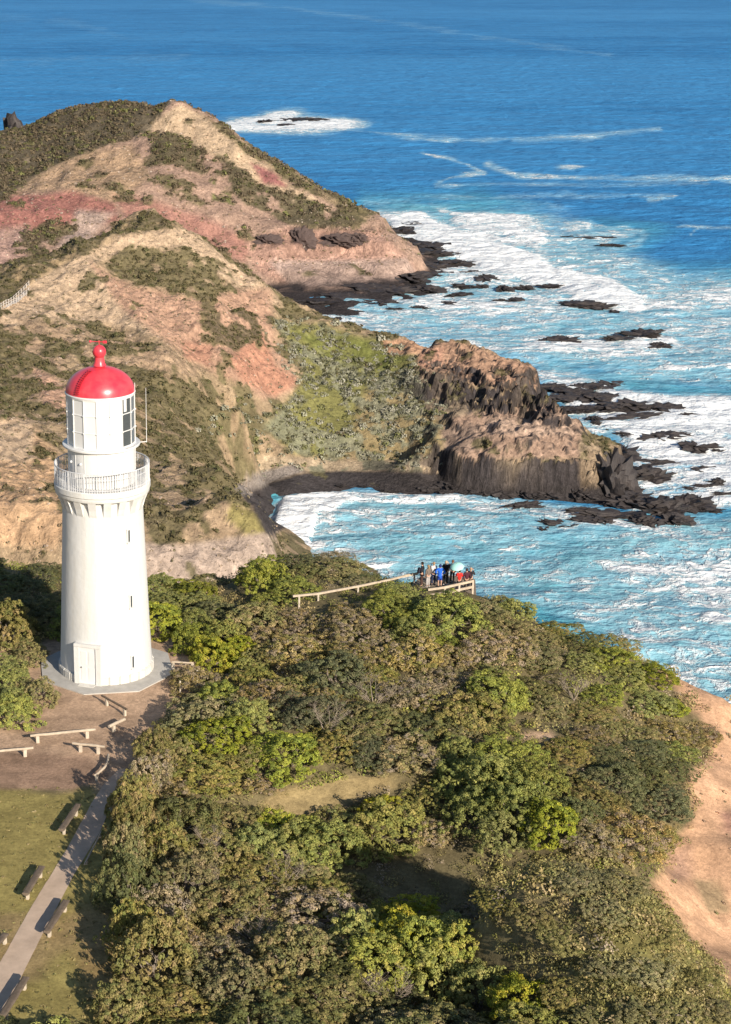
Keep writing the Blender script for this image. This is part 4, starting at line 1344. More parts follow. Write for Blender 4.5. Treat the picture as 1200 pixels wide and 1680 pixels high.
def crown_arrays(seed, rx, ry, h, ncl, rc, nl, ls, cols, flat=0.0, loose=0.0):
    """lumpy crown: leaf clumps spread over and through a dome; cols = list of (rgb, weight)"""
    rg = np.random.RandomState(seed)
    d = rdir(rg, ncl)
    d[:, 2] = np.abs(d[:, 2]) * 1.15 - 0.15
    d /= np.linalg.norm(d, axis=1)[:, None]
    lob = 1 + 0.38 * (vnoise(d[:, 0] * 2.2 + 5 + seed, d[:, 1] * 2.2 + d[:, 2] * 1.7 + 3, seed % 50) * 2 - 1)
    rr = (0.62 + 0.38 * rg.rand(ncl) ** 0.45) * lob
    c = np.stack([rx * d[:, 0] * rr, ry * d[:, 1] * rr, h * (0.22 + 0.72 * np.clip(d[:, 2], -.25, 1) * rr * (1 - flat * .3))], -1)
    crad = rc * (0.6 + 0.8 * rg.rand(ncl))
    pal = np.array([q[0] for q in cols])
    wt = np.array([q[1] for q in cols], float)
    ci = rg.choice(len(cols), ncl, p=wt / wt.sum())
    ccol = pal[ci] * (0.8 + 0.4 * rg.rand(ncl))[:, None]
    k = np.repeat(np.arange(ncl), nl)
    e = rdir(rg, len(k))
    out = d[k] * 0.8 + np.array([0, 0, 0.45])
    flip = (e * out).sum(1) < -0.35
    e[flip] *= -1
    pos = c[k] + e * (crad[k] * (0.72 + 0.3 * rg.rand(len(k)) + loose * rg.rand(len(k))))[:, None] * np.array([1, 1, .85])
    nor = e * 1.2 + out * 0.25 + rdir(rg, len(k)) * 0.38
    nor /= np.linalg.norm(nor, axis=1)[:, None]
    V = leaf_quads(rg, pos, nor, ls * (0.65 + 0.7 * rg.rand(len(k))))
    col = ccol[k] * (0.82 + 0.36 * rg.rand(len(k)))[:, None]
    C = np.concatenate([np.repeat(col, 4, 0), np.ones((len(k) * 4, 1))], 1)
    Fq = np.arange(len(V)).reshape(-1, 4)
    return V, Fq, C

def limb_mesh(seed, r, h, n, thick, name, spread=1.0, twigs=0):
    rg = random.Random(seed)
    mb = MB()
    for i in range(n):
        a = i * 2 * math.pi / n + rg.uniform(-.5, .5)
        tip = Vector((math.cos(a) * r * spread * rg.uniform(.5, .9), math.sin(a) * r * spread * rg.uniform(.5, .9), h * rg.uniform(.55, .9)))
        p0 = Vector((rg.uniform(-.08, .08), rg.uniform(-.08, .08), -.25))
        m1 = p0.lerp(tip, .35) + Vector((rg.uniform(-.15, .15), rg.uniform(-.15, .15), h * .12))
        m2 = p0.lerp(tip, .7) + Vector((rg.uniform(-.2, .2), rg.uniform(-.2, .2), h * .06))
        mb.rod(p0, m1, thick, thick * .75, 6).rod(m1, m2, thick * .75, thick * .5, 5).rod(m2, tip, thick * .5, thick * .2, 5)
        for q in range(twigs):
            f = rg.uniform(.35, 1)
            s = m1.lerp(tip, f)
            e = s + Vector((rg.uniform(-1, 1), rg.uniform(-1, 1), rg.uniform(0.1, .9))) * r * .38
            mb.rod(s, e, thick * .3, thick * .08, 4)
            e2 = s.lerp(e, .6) + Vector((rg.uniform(-1, 1), rg.uniform(-1, 1), rg.uniform(0.1, .8))) * r * .2
            mb.rod(s.lerp(e, .6), e2, thick * .16, thick * .06, 4)
    return mb.mesh(name)

PAL = {
    'olive':  [((0.230, 0.211, 0.067), 5), ((0.288, 0.243, 0.087), 3), ((0.179, 0.186, 0.061), 3), ((0.320, 0.250, 0.109), 2)],
    'green':  [((.255, .275, .046), 5), ((.31, .31, .056), 3), ((.185, .215, .044), 3)],
    'lime':   [((0.307, 0.307, 0.051), 5), ((0.358, 0.320, 0.064), 2), ((0.224, 0.250, 0.046), 3)],
    'brown':  [((.300, .240, .165), 4), ((0.326, 0.250, 0.100), 5), ((0.256, 0.215, 0.082), 3), ((0.397, 0.307, 0.154), 2), ((0.230, 0.211, 0.077), 3)],
    'dark':   [((0.134, 0.147, 0.054), 5), ((0.173, 0.166, 0.064), 3), ((0.109, 0.118, 0.049), 3)],
    'mound':  [((0.250, 0.224, 0.077), 5), ((0.294, 0.256, 0.092), 3), ((0.205, 0.202, 0.067), 3), ((0.320, 0.262, 0.122), 1)],
}
PROTO = {}
for kind, pal in PAL.items():
    PROTO[kind] = []
    for v in range(3):
        sd = 11 + 7 * v + sum(map(ord, kind))
        if kind == 'mound':
            A = crown_arrays(sd, 1.0, 1.0, .75, 330, .085, 30, .058, pal, .6)
        elif kind == 'brown':
            A = crown_arrays(sd, 1.0, 1.0, 1.10, 320, .088, 32, .054, pal, .3, .25)
        elif kind in ('green', 'lime'):
            A = crown_arrays(sd, 1.0, 1.0, 1.30, 270, .105, 38, .066, pal, 0, .10)
        else:
            A = crown_arrays(sd, 1.0, 1.0, 1.20, 320, .092, 34, .060, pal, .2, .10)
        me = np_mesh(kind + '_foliage', *A, smooth=False)
        me.materials.append(LEAF)
        PROTO[kind].append(me)
STEMS = [limb_mesh(5 + i, .9, 1.0, 6, .05, 'stems') for i in range(3)]
for me in STEMS:
    me.materials.append(BARK)

# what no plant may cover: (outline in the view, plants nearer than this)
SEA_EDGE = [(452, 900), (480, 898), (545, 899), (600, 908), (640, 916), (672, 930), (690, 946), (700, 966), (780, 963), (830, 975), (900, 992), (960, 1010), (1000, 1034), (1060, 1060), (1120, 1088), (1200, 1136), (1300, 1180), (1300, 500), (452, 500)]
BACK_EDGE = [(-100, 882), (0, 894), (60, 904), (100, 915), (250, 936), (330, 940), (400, 926), (452, 900), (452, 500), (-100, 500)]
KEEP = [
    (SEA_EDGE, 999), (BACK_EDGE, 999),
    ([(100, 560), (238, 560), (252, 1100), (285, 1092), (262, 1138), (175, 1141), (100, 1130), (64, 1112), (98, 1085)], 110),
    ([(60, 1140), (90, 1122), (180, 1142), (262, 1150), (240, 1200), (210, 1260), (190, 1300), (-100, 1300), (-100, 1205), (78, 1196)], 999),
    ([(-100, 1295), (190, 1295), (175, 1345), (163, 1400), (140, 1480), (170, 1520), (178, 1600), (150, 1640), (40, 1668), (-100, 1668)], 999),
    ([(477, 972), (600, 955), (640, 946), (640, 958), (590, 968), (520, 981), (495, 990), (478, 988)], 114.5),
    ([(664, 938), (690, 934), (784, 930), (784, 972), (700, 970), (690, 950), (664, 950)], 116.5),
    ([(425, 1322), (480, 1298), (545, 1284), (640, 1273), (648, 1290), (590, 1302), (540, 1318), (470, 1336)], 999),
    ([(1130, 1290), (1175, 1235), (1210, 1190), (1300, 1200), (1300, 1700), (1205, 1640), (1150, 1560), (1075, 1460), (1105, 1405), (1145, 1345)], 999),
    ([(848, 1204), (900, 1201), (903, 1213), (852, 1213)], 999),
    ([(1090, 1083), (1200, 1140), (1200, 1190), (1160, 1170), (1110, 1110)], 999),
]
KEEP.append(([(610, 1425), (700, 1410), (820, 1402), (850, 1425), (790, 1462), (700, 1474), (620, 1470)], 999))
KIND_AT = [
    ([(730, 1240), (780, 1225), (860, 1240), (920, 1290), (940, 1350), (880, 1380), (760, 1380), (735, 1330)], 'green'),
    ([(400, 1360), (470, 1335), (560, 1350), (565, 1410), (430, 1420)], 'lime'), ([(570, 1310), (690, 1310), (690, 1390), (560, 1400)], 'lime'),
    ([(560, 1490), (690, 1470), (760, 1490), (700, 1620), (590, 1610)], 'lime'), ([(740, 1560), (840, 1560), (860, 1680), (740, 1680)], 'lime'), ([(850, 1640), (960, 1640), (960, 1720), (850, 1720)], 'lime'),
    ([(325, 1030), (410, 1020), (420, 1100), (340, 1120)], 'lime'), ([(400, 920), (470, 910), (470, 1000), (400, 1000)], 'green'), ([(470, 960), (560, 940), (560, 970), (470, 1000)], 'green'),
    ([(-60, 1080), (90, 1100), (90, 1220), (-60, 1220)], 'green'), ([(-60, 960), (50, 960), (60, 1060), (-60, 1070)], 'olive'),
    ([(620, 960), (680, 950), (760, 1000), (740, 1060), (640, 1020)], 'green'), ([(780, 1130), (840, 1120), (850, 1200), (780, 1200)], 'green'), ([(950, 1070), (1100, 1090), (1140, 1170), (1000, 1180)], 'green'),
    ([(250, 930), (340, 940), (350, 1060), (250, 1050)], 'green'), ([(360, 1140), (420, 1140), (430, 1220), (350, 1220)], 'green'),
    ([(-60, 880), (110, 900), (110, 960), (-60, 950)], 'dark'), ([(545, 895), (640, 915), (640, 950), (550, 940)], 'olive'), ([(470, 895), (600, 900), (600, 930), (460, 930)], 'dark'),
    ([(430, 1020), (560, 990), (620, 1010), (640, 1060), (560, 1060), (440, 1080)], 'brown'), ([(640, 1040), (760, 1050), (790, 1140), (640, 1180)], 'brown'), ([(510, 1140), (580, 1140), (580, 1200), (510, 1200)], 'brown'),
    ([(240, 1250), (330, 1230), (330, 1330), (230, 1340)], 'brown'), ([(650, 1330), (740, 1340), (760, 1420), (600, 1420)], 'brown'), ([(880, 1330), (1080, 1330), (1080, 1440), (900, 1420)], 'brown'),
    ([(300, 1500), (400, 1500), (400, 1600), (300, 1600)], 'brown'), ([(960, 1230), (1100, 1220), (1120, 1330), (980, 1330)], 'dark'),
    ([(780, 1440), (900, 1405), (1000, 1415), (1080, 1480), (1150, 1560), (1220, 1650), (1220, 1720), (900, 1720), (850, 1600), (790, 1520)], 'mound'),
]
WORD = {'olive': 'olive', 'green': 'bright green', 'lime': 'yellow green', 'brown': 'brown grey', 'dark': 'dark green', 'mound': 'wind-clipped olive'}
PLACES = [
    ([(-200, 860), (110, 860), (110, 1075), (-200, 1075)], 'in the tower shadow behind the lighthouse'),
    ([(-200, 1075), (110, 1075), (110, 1230), (-200, 1230)], 'at the left edge beside the lighthouse apron'),
    ([(240, 900), (430, 900), (430, 1080), (240, 1080)], 'directly right of the lighthouse shaft'),
    ([(240, 1080), (430, 1080), (430, 1230), (240, 1230)], 'right of the lighthouse foot by the dirt'),
    ([(430, 880), (700, 880), (700, 985), (430, 985)], 'behind the long handrail at the cliff top'),
    ([(430, 985), (640, 985), (640, 1110), (430, 1110)], 'just below the long handrail'),
    ([(640, 900), (860, 900), (860, 1090), (640, 1090)], 'on the slope just below the lookout people'),
    ([(860, 900), (1300, 900), (1300, 1110), (860, 1110)], 'along the cliff edge right of the lookout'),
    ([(150, 1230), (330, 1230), (330, 1450), (150, 1450)], 'overhanging the shaded concrete path'),
    ([(100, 1450), (340, 1450), (340, 1800), (100, 1800)], 'at the lawn edge near the lower log benches'),
    ([(330, 1230), (430, 1230), (430, 1450), (330, 1450)], 'between the path and the grassy clearing'),
    ([(430, 1230), (700, 1230), (700, 1300), (430, 1300)], 'on the far side of the grassy clearing'),
    ([(430, 1300), (700, 1300), (700, 1440), (430, 1440)], 'on the near side of the grassy clearing'),
    ([(430, 1110), (860, 1110), (860, 1230), (430, 1230)], 'in the middle of the headland scrub'),
    ([(700, 1230), (960, 1230), (960, 1440), (700, 1440)], 'in the hollow behind the round knoll'),
    ([(860, 1110), (1400, 1110), (1400, 1290), (860, 1290)], 'on the right slope above the sandy bank'),
    ([(960, 1290), (1400, 1290), (1400, 1460), (960, 1460)], 'against the bare sandy bank'),
    ([(780, 1400), (1400, 1400), (1400, 1900), (860, 1900), (780, 1600)], 'on the round knoll at the lower right'),
    ([(340, 1440), (790, 1440), (860, 1900), (340, 1900)], 'in the dark hollow at the bottom of the photo'),
]

def near_shrubs():
    rg = random.Random(42)
    done = []
    grid = {}
    chosen = []
    dome = []
    for el in (0.0, .25, .5, .75, 1.0):
        k = 1 if el == 1 else 10
        for i in range(k):
            a = 2 * math.pi * i / k
            c = math.cos(el * math.pi / 2)
            dome.append((c * math.cos(a), c * math.sin(a), math.sin(el * math.pi / 2)))
    dome = np.array(dome)
    keeps = [(np.array(p), y) for p, y in KEEP]

    keeps.append((np.array([(830, 1470), (900, 1424), (1000, 1434), (1060, 1482), (1120, 1562), (1185, 1645), (1200, 1700), (960, 1700), (900, 1600)]), 999))

    def ok(x, y, z, r, h, skip):
        P = dome * np.array([r, r, h * .97]) + np.array([x, y, z])
        qx, qy = proj(P[:, 0], P[:, 1], P[:, 2])
        for poly, ylim in keeps:
            if y < ylim and not (skip and poly is keeps[-1][0]) and in_poly(qx, qy, poly).any():
                return False
        return True

    forced = [(225, 1345, 1.3, 2.8, 'olive'), (222, 1392, 1.3, 3.1, 'olive'), (208, 1438, 1.3, 3.2, 'olive'), (212, 1490, 1.3, 3.0, 'dark'), (245, 1300, 1.3, 2.5, 'brown'), (215, 1550, 1.4, 2.6, 'olive'),
              (255, 1255, 1.3, 2.2, 'olive'), (250, 1600, 2.0, 3.0, 'olive'), (200, 1675, 1.4, 1.9, 'olive'),
              (800, 1310, 1.9, 2.4, 'green'), (775, 1362, 1.6, 2.0, 'green'), (850, 1345, 1.8, 2.2, 'green'), (905, 1372, 1.5, 1.9, 'green'), (755, 1300, 1.4, 1.9, 'green'), (880, 1305, 1.5, 1.9, 'green'), (830, 1385, 1.5, 1.7, 'green'),
              (470, 1415, 1.9, 2.0, 'lime'), (530, 1412, 1.8, 1.9, 'green'), (425, 1405, 1.5, 1.6, 'green'), (640, 1385, 1.9, 2.4, 'lime'), 
              (620, 1610, 1.7, 2.0, 'lime'), (690, 1575, 1.7, 2.1, 'green'), (655, 1555, 1.5, 1.8, 'lime'), (790, 1660, 1.6, 2.0, 'lime'), (740, 1580, 1.3, 1.8, 'lime'), (720, 1625, 1.6, 2.0, 'lime'), (585, 1555, 1.5, 1.8, 'lime'),
              (350, 1095, 1.8, 2.1, 'lime'), (375, 1060, 1.4, 1.8, 'lime'), (430, 965, 1.7, 2.0, 'green'), (22, 1188, 1.6, 1.7, 'green'), (10, 1050, 2.0, 2.6, 'olive'), (60, 1150, 1.3, 1.6, 'olive'), (480, 1590, 2.0, 2.2, 'olive'), (380, 1640, 1.8, 1.8, 'olive')]
    for px, py, r, h, kind in forced:
        p = near.hit(px, py)
        done.append((p.x, p.y, r))
        chosen.append((p.x, p.y, p.z, r, h, kind, px, py))
    # candidates drawn evenly over the picture so that the near scrub is as well filled as the far
    for r0, tries, dens in ((2.25, 420, .74), (1.9, 900, .68), (1.55, 1900, .64), (1.25, 2600, .62), (1.0, 3200, .62), (.8, 3200, .62)):
        for _ in range(tries):
            if len(chosen) >= 298:
                break
            px, py = rg.uniform(-60, 1240), rg.uniform(890, 1790)
            if py > 1680 and rg.random() < .3:
                continue
            p = near.hit(px, py)
            x, y, z = p
            kind = 'olive'
            for poly, k in KIND_AT:
                if in_poly(np.array([px]), np.array([py - 14]), poly)[0]:
                    kind = k
                    break
            if kind == 'olive':
                q = rg.random()
                kind = 'brown' if q < .16 else 'dark' if q < .28 else 'green' if q < .36 else 'olive'
            r = r0 * rg.uniform(.88, 1.12)
            hs = {'mound': .42, 'brown': .78, 'green': .95, 'lime': .98}.get(kind, .82) * rg.uniform(.85, 1.15)
            if kind == 'mound' and r0 > 1.3:
                continue
            right = px > 850 and py < 1300 or py < 1010
            if right and r0 > 1.6:
                continue
            h = r * hs * (0.66 if right else 1.0) * (1.0 if r < 1.6 else .88)
            if 150 < px < 330 and 1270 < py < 1620:
                h *= 1.55
            if any((x - a) ** 2 + (y - b) ** 2 < (dens * (r + c)) ** 2 for a, b, c in done):
                continue
            if not ok(x, y, z, r, h, kind == 'mound'):
                continue
            done.append((x, y, r))
            chosen.append((x, y, z, r, h, kind, px, py))
    labs = {}
    for i, (x, y, z, r, h, kind, px, py) in enumerate(chosen):
        place = 'in the scrub of the near headland'
        for poly, w in PLACES:
            if in_poly(np.array([px]), np.array([py]), poly)[0]:
                place = w
                break
        labs.setdefault((kind, place), []).append(i)
    label = {}
    for (kind, place), ids in labs.items():
        ids = sorted(ids, key=lambda i: -chosen[i][3])
        if len(ids) == 1:
            label[ids[0]] = f'{WORD[kind]} shrub, the only one {place}'
        else:
            label[ids[0]] = f'largest {WORD[kind]} shrub {place}'
            label[ids[-1]] = f'smallest {WORD[kind]} shrub {place}'
            mid_ids = ids[1:-1]
            for i in mid_ids:
                label[i] = f'mid-sized {WORD[kind]} shrub {place}'
            if len(mid_ids) > 1:
                lx = sorted(mid_ids, key=lambda i: chosen[i][6])
                label[lx[0]] = f'leftmost mid-sized {WORD[kind]} shrub {place}'
                label[lx[-1]] = f'rightmost mid-sized {WORD[kind]} shrub {place}'
                rest = sorted(lx[1:-1], key=lambda i: chosen[i][1])
                if rest:
                    label[rest[0]] = f'nearest mid-sized {WORD[kind]} shrub {place}'
                if len(rest) > 1:
                    label[rest[-1]] = f'farthest mid-sized {WORD[kind]} shrub {place}'
                for i in rest[1:-1]:
                    label[i] = f'ordinary mid-sized {WORD[kind]} shrub {place}'
    for i, (x, y, z, r, h, kind, px, py) in enumerate(chosen):
        me = PROTO[kind][rg.randrange(3)]
        o = link('coastal_shrub', me)
        o.location = (x, y, z - .1)
        zs = {'mound': .75, 'brown': 1.15, 'green': 1.3, 'lime': 1.3}.get(kind, 1.2)
        o.scale = (r, r * rg.uniform(.9, 1.1), h / zs * 1.03)
        o.rotation_euler = (rg.uniform(-.1, .1), rg.uniform(-.1, .1), rg.uniform(0, 6.28))
        tag(o, label[i], 'shrub', f'{WORD[kind]} shrubs of the near headland')
        if kind != 'mound':
            s = link('stem', STEMS[i % 3], None, o)
            s.scale = (.85, .85, .8)
    print('near shrubs', len(chosen))

near_shrubs()

def clump_proto(seed, n, ls, h=.8):
    rg = np.random.RandomState(seed)
    e = rdir(rg, n)
    e[:, 2] = np.abs(e[:, 2])
    k = 1 + .28 * (vnoise(e[:, 0] * 2 + seed, e[:, 1] * 2 + e[:, 2] * 2, 7) * 2 - 1)
    pos = e * np.array([1, 1, h]) * (k * (.75 + .3 * rg.rand(n)))[:, None]
    nor = e + .5 * rdir(rg, n)
    nor /= np.linalg.norm(nor, axis=1)[:, None]
    return leaf_quads(rg, pos, nor, ls * (.7 + .6 * rg.rand(n)), .75)

def scatter(name, label, cat, land, mask, n, size, pal, nq, ls, seed, zmin=-99, view=None, h=.8, sink=.15):
    """scrub that reads as one mass: many leaf clumps in one mesh"""
    rg = np.random.RandomState(seed)
    X = rg.uniform(land.gx[0], land.gx[-1], n * 14)
    Y = rg.uniform(land.gy[0], land.gy[-1], n * 14)
    Z = land.at(X, Y)
    px, py = proj(X, Y, Z)
    i = np.clip(((X - land.x0) / land.step).astype(int), 0, land.nx - 1)
    j = np.clip(((Y - land.y0) / land.step).astype(int), 0, land.ny - 1)
    m = mask[i, j]
    ok = (rg.rand(len(X)) < m) & (Z > zmin) & (px > -140) & (px < 1330)
    if view is not None:
        ok &= view(px, py)
    idx = np.nonzero(ok)[0][:n]
    protos = [clump_proto(seed + q, nq, ls, h) for q in range(5)]
    Vs, Cs = [], []
    pals = pal if isinstance(pal[0], list) else [pal]
    kin = np.clip((fbm(X * .11, Y * .11, 3, seed) - .28) / .44, 0, .999) * len(pals)
    for q in idx:
        s = size[0] + (size[1] - size[0]) * rg.rand() ** 1.8
        a = rg.rand() * 6.28
        c, sn = math.cos(a) * s, math.sin(a) * s
        P = protos[rg.randint(5)]
        V = np.stack([P[:, 0] * c - P[:, 1] * sn, P[:, 0] * sn + P[:, 1] * c, P[:, 2] * s * rg.uniform(.8, 1.2)], -1)
        Vs.append(V + np.array([X[q], Y[q], Z[q] - sink * s]))
        pl = pals[int(kin[q])]
        wt = np.array([w for c, w in pl], float)
        col = np.array(pl[rg.choice(len(pl), p=wt / wt.sum())][0]) * rg.uniform(.75, 1.25)
        cc = np.repeat(col[None] * (.8 + .4 * rg.rand(len(P) // 4, 1)), 4, 0)
        Cs.append(cc)
    V = np.concatenate(Vs)
    C = np.concatenate([np.concatenate(Cs), np.ones((len(V), 1))], 1)
    o = link(name, np_mesh(name, V, np.arange(len(V)).reshape(-1, 4), C, False), LEAF)
    o['kind'] = 'stuff'
    o['label'] = label
    o['category'] = cat
    print(name, len(idx))
    return o

# low growth between the shrubs of the near headland
_nx, _ny = proj(near.X, near.Y, near.Z)
_under = np.ones_like(near.X)
for poly in ([(-200, 1075), (62, 1075), (100, 1040), (258, 1030), (330, 1080), (325, 1130), (258, 1185), (242, 1260), (205, 1320), (168, 1420), (150, 1480), (180, 1520), (188, 1600), (150, 1660), (150, 1900), (-200, 1900)],
             KEEP[7][0], KEEP[8][0], KEEP[9][0], KEEP[10][0], [(940, 1285), (985, 1290), (980, 1320), (945, 1310)]):
    _under *= 1 - soft_poly(_nx, _ny, poly, 4)
_dk = soft_poly(_nx, _ny, [(676, 940), (784, 940), (790, 982), (695, 984)], 3)
scatter('undergrowth', 'low brown green undergrowth between the shrubs of the near headland', 'undergrowth', near, _under * (1 - _dk) * (near.slope() < 3.0), 9500, (.24, .78),
        [PAL['olive'] + PAL['brown'], PAL['brown'] + PAL['olive'][:2], PAL['olive'] + PAL['green'], PAL['green'] + PAL['olive'][:1]], 64, .22, 500, view=lambda x, y: (y > 880) & (y < 1800))
_knoll = soft_poly(_nx, _ny, [(770, 1450), (800, 1420), (900, 1400), (1000, 1410), (1075, 1465), (1145, 1556), (1205, 1642), (1235, 1720), (860, 1740), (790, 1560)], 10)
scatter('knoll_scrub', 'wind-clipped olive ground scrub covering the round knoll', 'scrub', near, _knoll, 16000, (.16, .42),
        [PAL['mound'], PAL['mound'] + [((.24, .235, .06), 5), ((.27, .24, .075), 3)], PAL['mound'] + PAL['olive']], 34, .34, 520, h=.8)

_lw = soft_poly(*_flat(near.X, near.Y), [(-200, 1296), (130, 1296), (160, 1310), (105, 1395), (50, 1484), (-5, 1580), (-200, 1600)], 4) + soft_poly(*_flat(near.X, near.Y), [(125, 1440), (170, 1370), (200, 1420), (200, 1690), (10, 1690), (72, 1540)], 4)
scatter('grass', 'short olive grass tufts of the lawn beside the concrete path', 'grass', near, _lw, 6500, (.05, .15),
        [((.23, .20, .07), 4), ((.28, .225, .085), 4), ((.19, .18, .06), 3), ((.33, .26, .12), 1)], 10, .9, 530, h=.6, view=lambda x, y: (y > 1280) & (x < 260))

HILL = [((.140, .122, .060), 5), ((.17, .145, .075), 3), ((.115, .112, .052), 3), ((.20, .165, .10), 2)]
VAL = [((.27, .27, .18), 5), ((.32, .31, .23), 3), ((.15, .15, .065), 3), ((.19, .20, .06), 2)]
_mx, _my = proj(mid.X, mid.Y, mid.Z)
_val = soft_poly(_mx, _my, [(430, 530), (520, 530), (660, 570), (740, 660), (720, 760), (560, 768), (430, 775), (330, 700), (400, 650), (480, 640)], 15)
scatter('hill_scrub', 'dark olive scrub patches over the middle hill', 'scrub', mid, mveg_mask * (1 - .85 * _val), 12000, (.28, 1.0), HILL, 26, .6, 540, 2.5)
_bare_h = np.clip(1 - mveg_mask, 0, 1) * (1 - _val) * (1 - _tipm) * (mid.Z > 4)
scatter('hill_tussocks', 'small dry tussocks and stones on the bare slopes of the middle hill', 'tussocks', mid, _bare_h, 9000, (.12, .42), [((.20, .16, .085), 4), ((.15, .13, .06), 3), ((.32, .24, .16), 3), ((.42, .33, .25), 1)], 9, .95, 545, 3)
scatter('far_hill_tussocks', 'small tussocks and stones on the bare slopes of the far hill', 'tussocks', far, np.clip(1 - fveg_mask, 0, 1) * (far.Z > 5), 6000, (.2, .7), [((.20, .15, .085), 4), ((.15, .12, .07), 3), ((.34, .24, .17), 3), ((.46, .38, .31), 2)], 9, .95, 585, 4)
_bank = soft_poly(_nx, _ny, near_reg[7][0], 6)
scatter('bank_litter', 'dry twigs, stones and small tufts on the bare sandy bank', 'litter', near, _bank, 900, (.04, .22), [((.30, .20, .12), 4), ((.22, .17, .09), 3), ((.42, .28, .18), 3), ((.18, .17, .06), 2)], 12, .9, 525, view=lambda x, y: (x > 960) & (y > 1080))
scatter('saltbush', 'pale grey green saltbush dotted down the grassy valley', 'scrub', mid, np.clip(mveg_mask, .30, 1) * _val, 5200, (.4, 1.4), VAL, 34, .5, 560, 2.5)
scatter('far_hill_scrub', 'dark scrub covering the crest and folds of the far hill', 'scrub', far, fveg_mask * (1 + 0 * far.X), 9000, (.45, 1.7), [((.115, .095, .062), 5), ((.14, .115, .072), 3), ((.105, .10, .052), 3), ((.14, .145, .06), 1)], 26, .6, 580, 2.5)

# bare, dead shrubs that show their grey limbs
for (px, py, r, h), lb in (((615, 1165, 1.5, 1.5), 'leafless grey shrub with bare twisting limbs amid brown shrubs'), ((540, 1215, 1.3, 1.9), 'tall dry brown shrub with bare twigs left of centre'),
                           ((470, 1465, 1.2, 1.5), 'fallen bleached branches in the hollow below the clearing'), ((940, 1150, 1.1, 1.2), 'small grey leafless shrub on the right slope'),
                           ((330, 1475, 1.0, 1.4), 'bare pale shrub limbs between the lawn edge shrubs'), ((640, 1660, 1.2, 1.4), 'bare grey limbs at the bottom edge'),
                           ((345, 1405, .9, 1.3), 'dry grey limbs sticking out near the clearing'), ((420, 1560, 1.0, 1.4), 'bleached bare limbs in the bottom hollow')):
    p = near.hit(px, py)
    o = link('dead_shrub', limb_mesh(int(px), r, h * 1.15, 11, .026, 'dead_shrub', 1.25, 12), DEADWOOD)
    o.location = p + Vector((0, 0, .2))
    tag(o, lb, 'dead shrub', 'bare dead shrubs in the scrub')

# ------------------------------------------------------------------ rocks in the sea
ROCK, nt, p = mat_new('wet_basalt')
tc = N(nt, 'ShaderNodeTexCoord').outputs['Object']
L(nt, mixc(nt, mapr(nt, noise(nt, tc, .8, 6, .7), .3, .75, 0, 1), (.020, .018, .020), (.075, .062, .058)), p.inputs['Base Color'])
p.inputs['Roughness'].default_value = .6
p.inputs['Specular IOR Level'].default_value = .3
L(nt, bump(nt, noise(nt, tc, 1.1, 6, .7), .9, .8), p.inputs['Normal'])

def rock_mesh(seed):
    mb = bmesh.new()
    bmesh.ops.create_icosphere(mb, subdivisions=4, radius=1.0)
    V = np.array([v.co[:] for v in mb.verts])
    for o in range(3):
        f = 1.3 * 2 ** o
        a = vnoise(V[:, 0] * f + V[:, 2] * f * .8 + 9 + seed, V[:, 1] * f - V[:, 2] * f * .6 + 4, seed + o)
        a = 1 - np.abs(2 * a - 1)
        V = V * (1 + (1.15 * (a - .55) / 1.5 ** o))[:, None]
    st = np.round(V[:, 2] * 5) / 5
    V[:, 2] = .55 * V[:, 2] + .45 * st
    me = bpy.data.meshes.new('rock')
    for v, c in zip(mb.verts, V):
        v.co = c
    mb.to_mesh(me)
    mb.free()
    me.materials.append(ROCK)
    me.polygons.foreach_set('use_smooth', [True] * len(me.polygons))
    me.set_sharp_from_angle(angle=R(35))
    return me

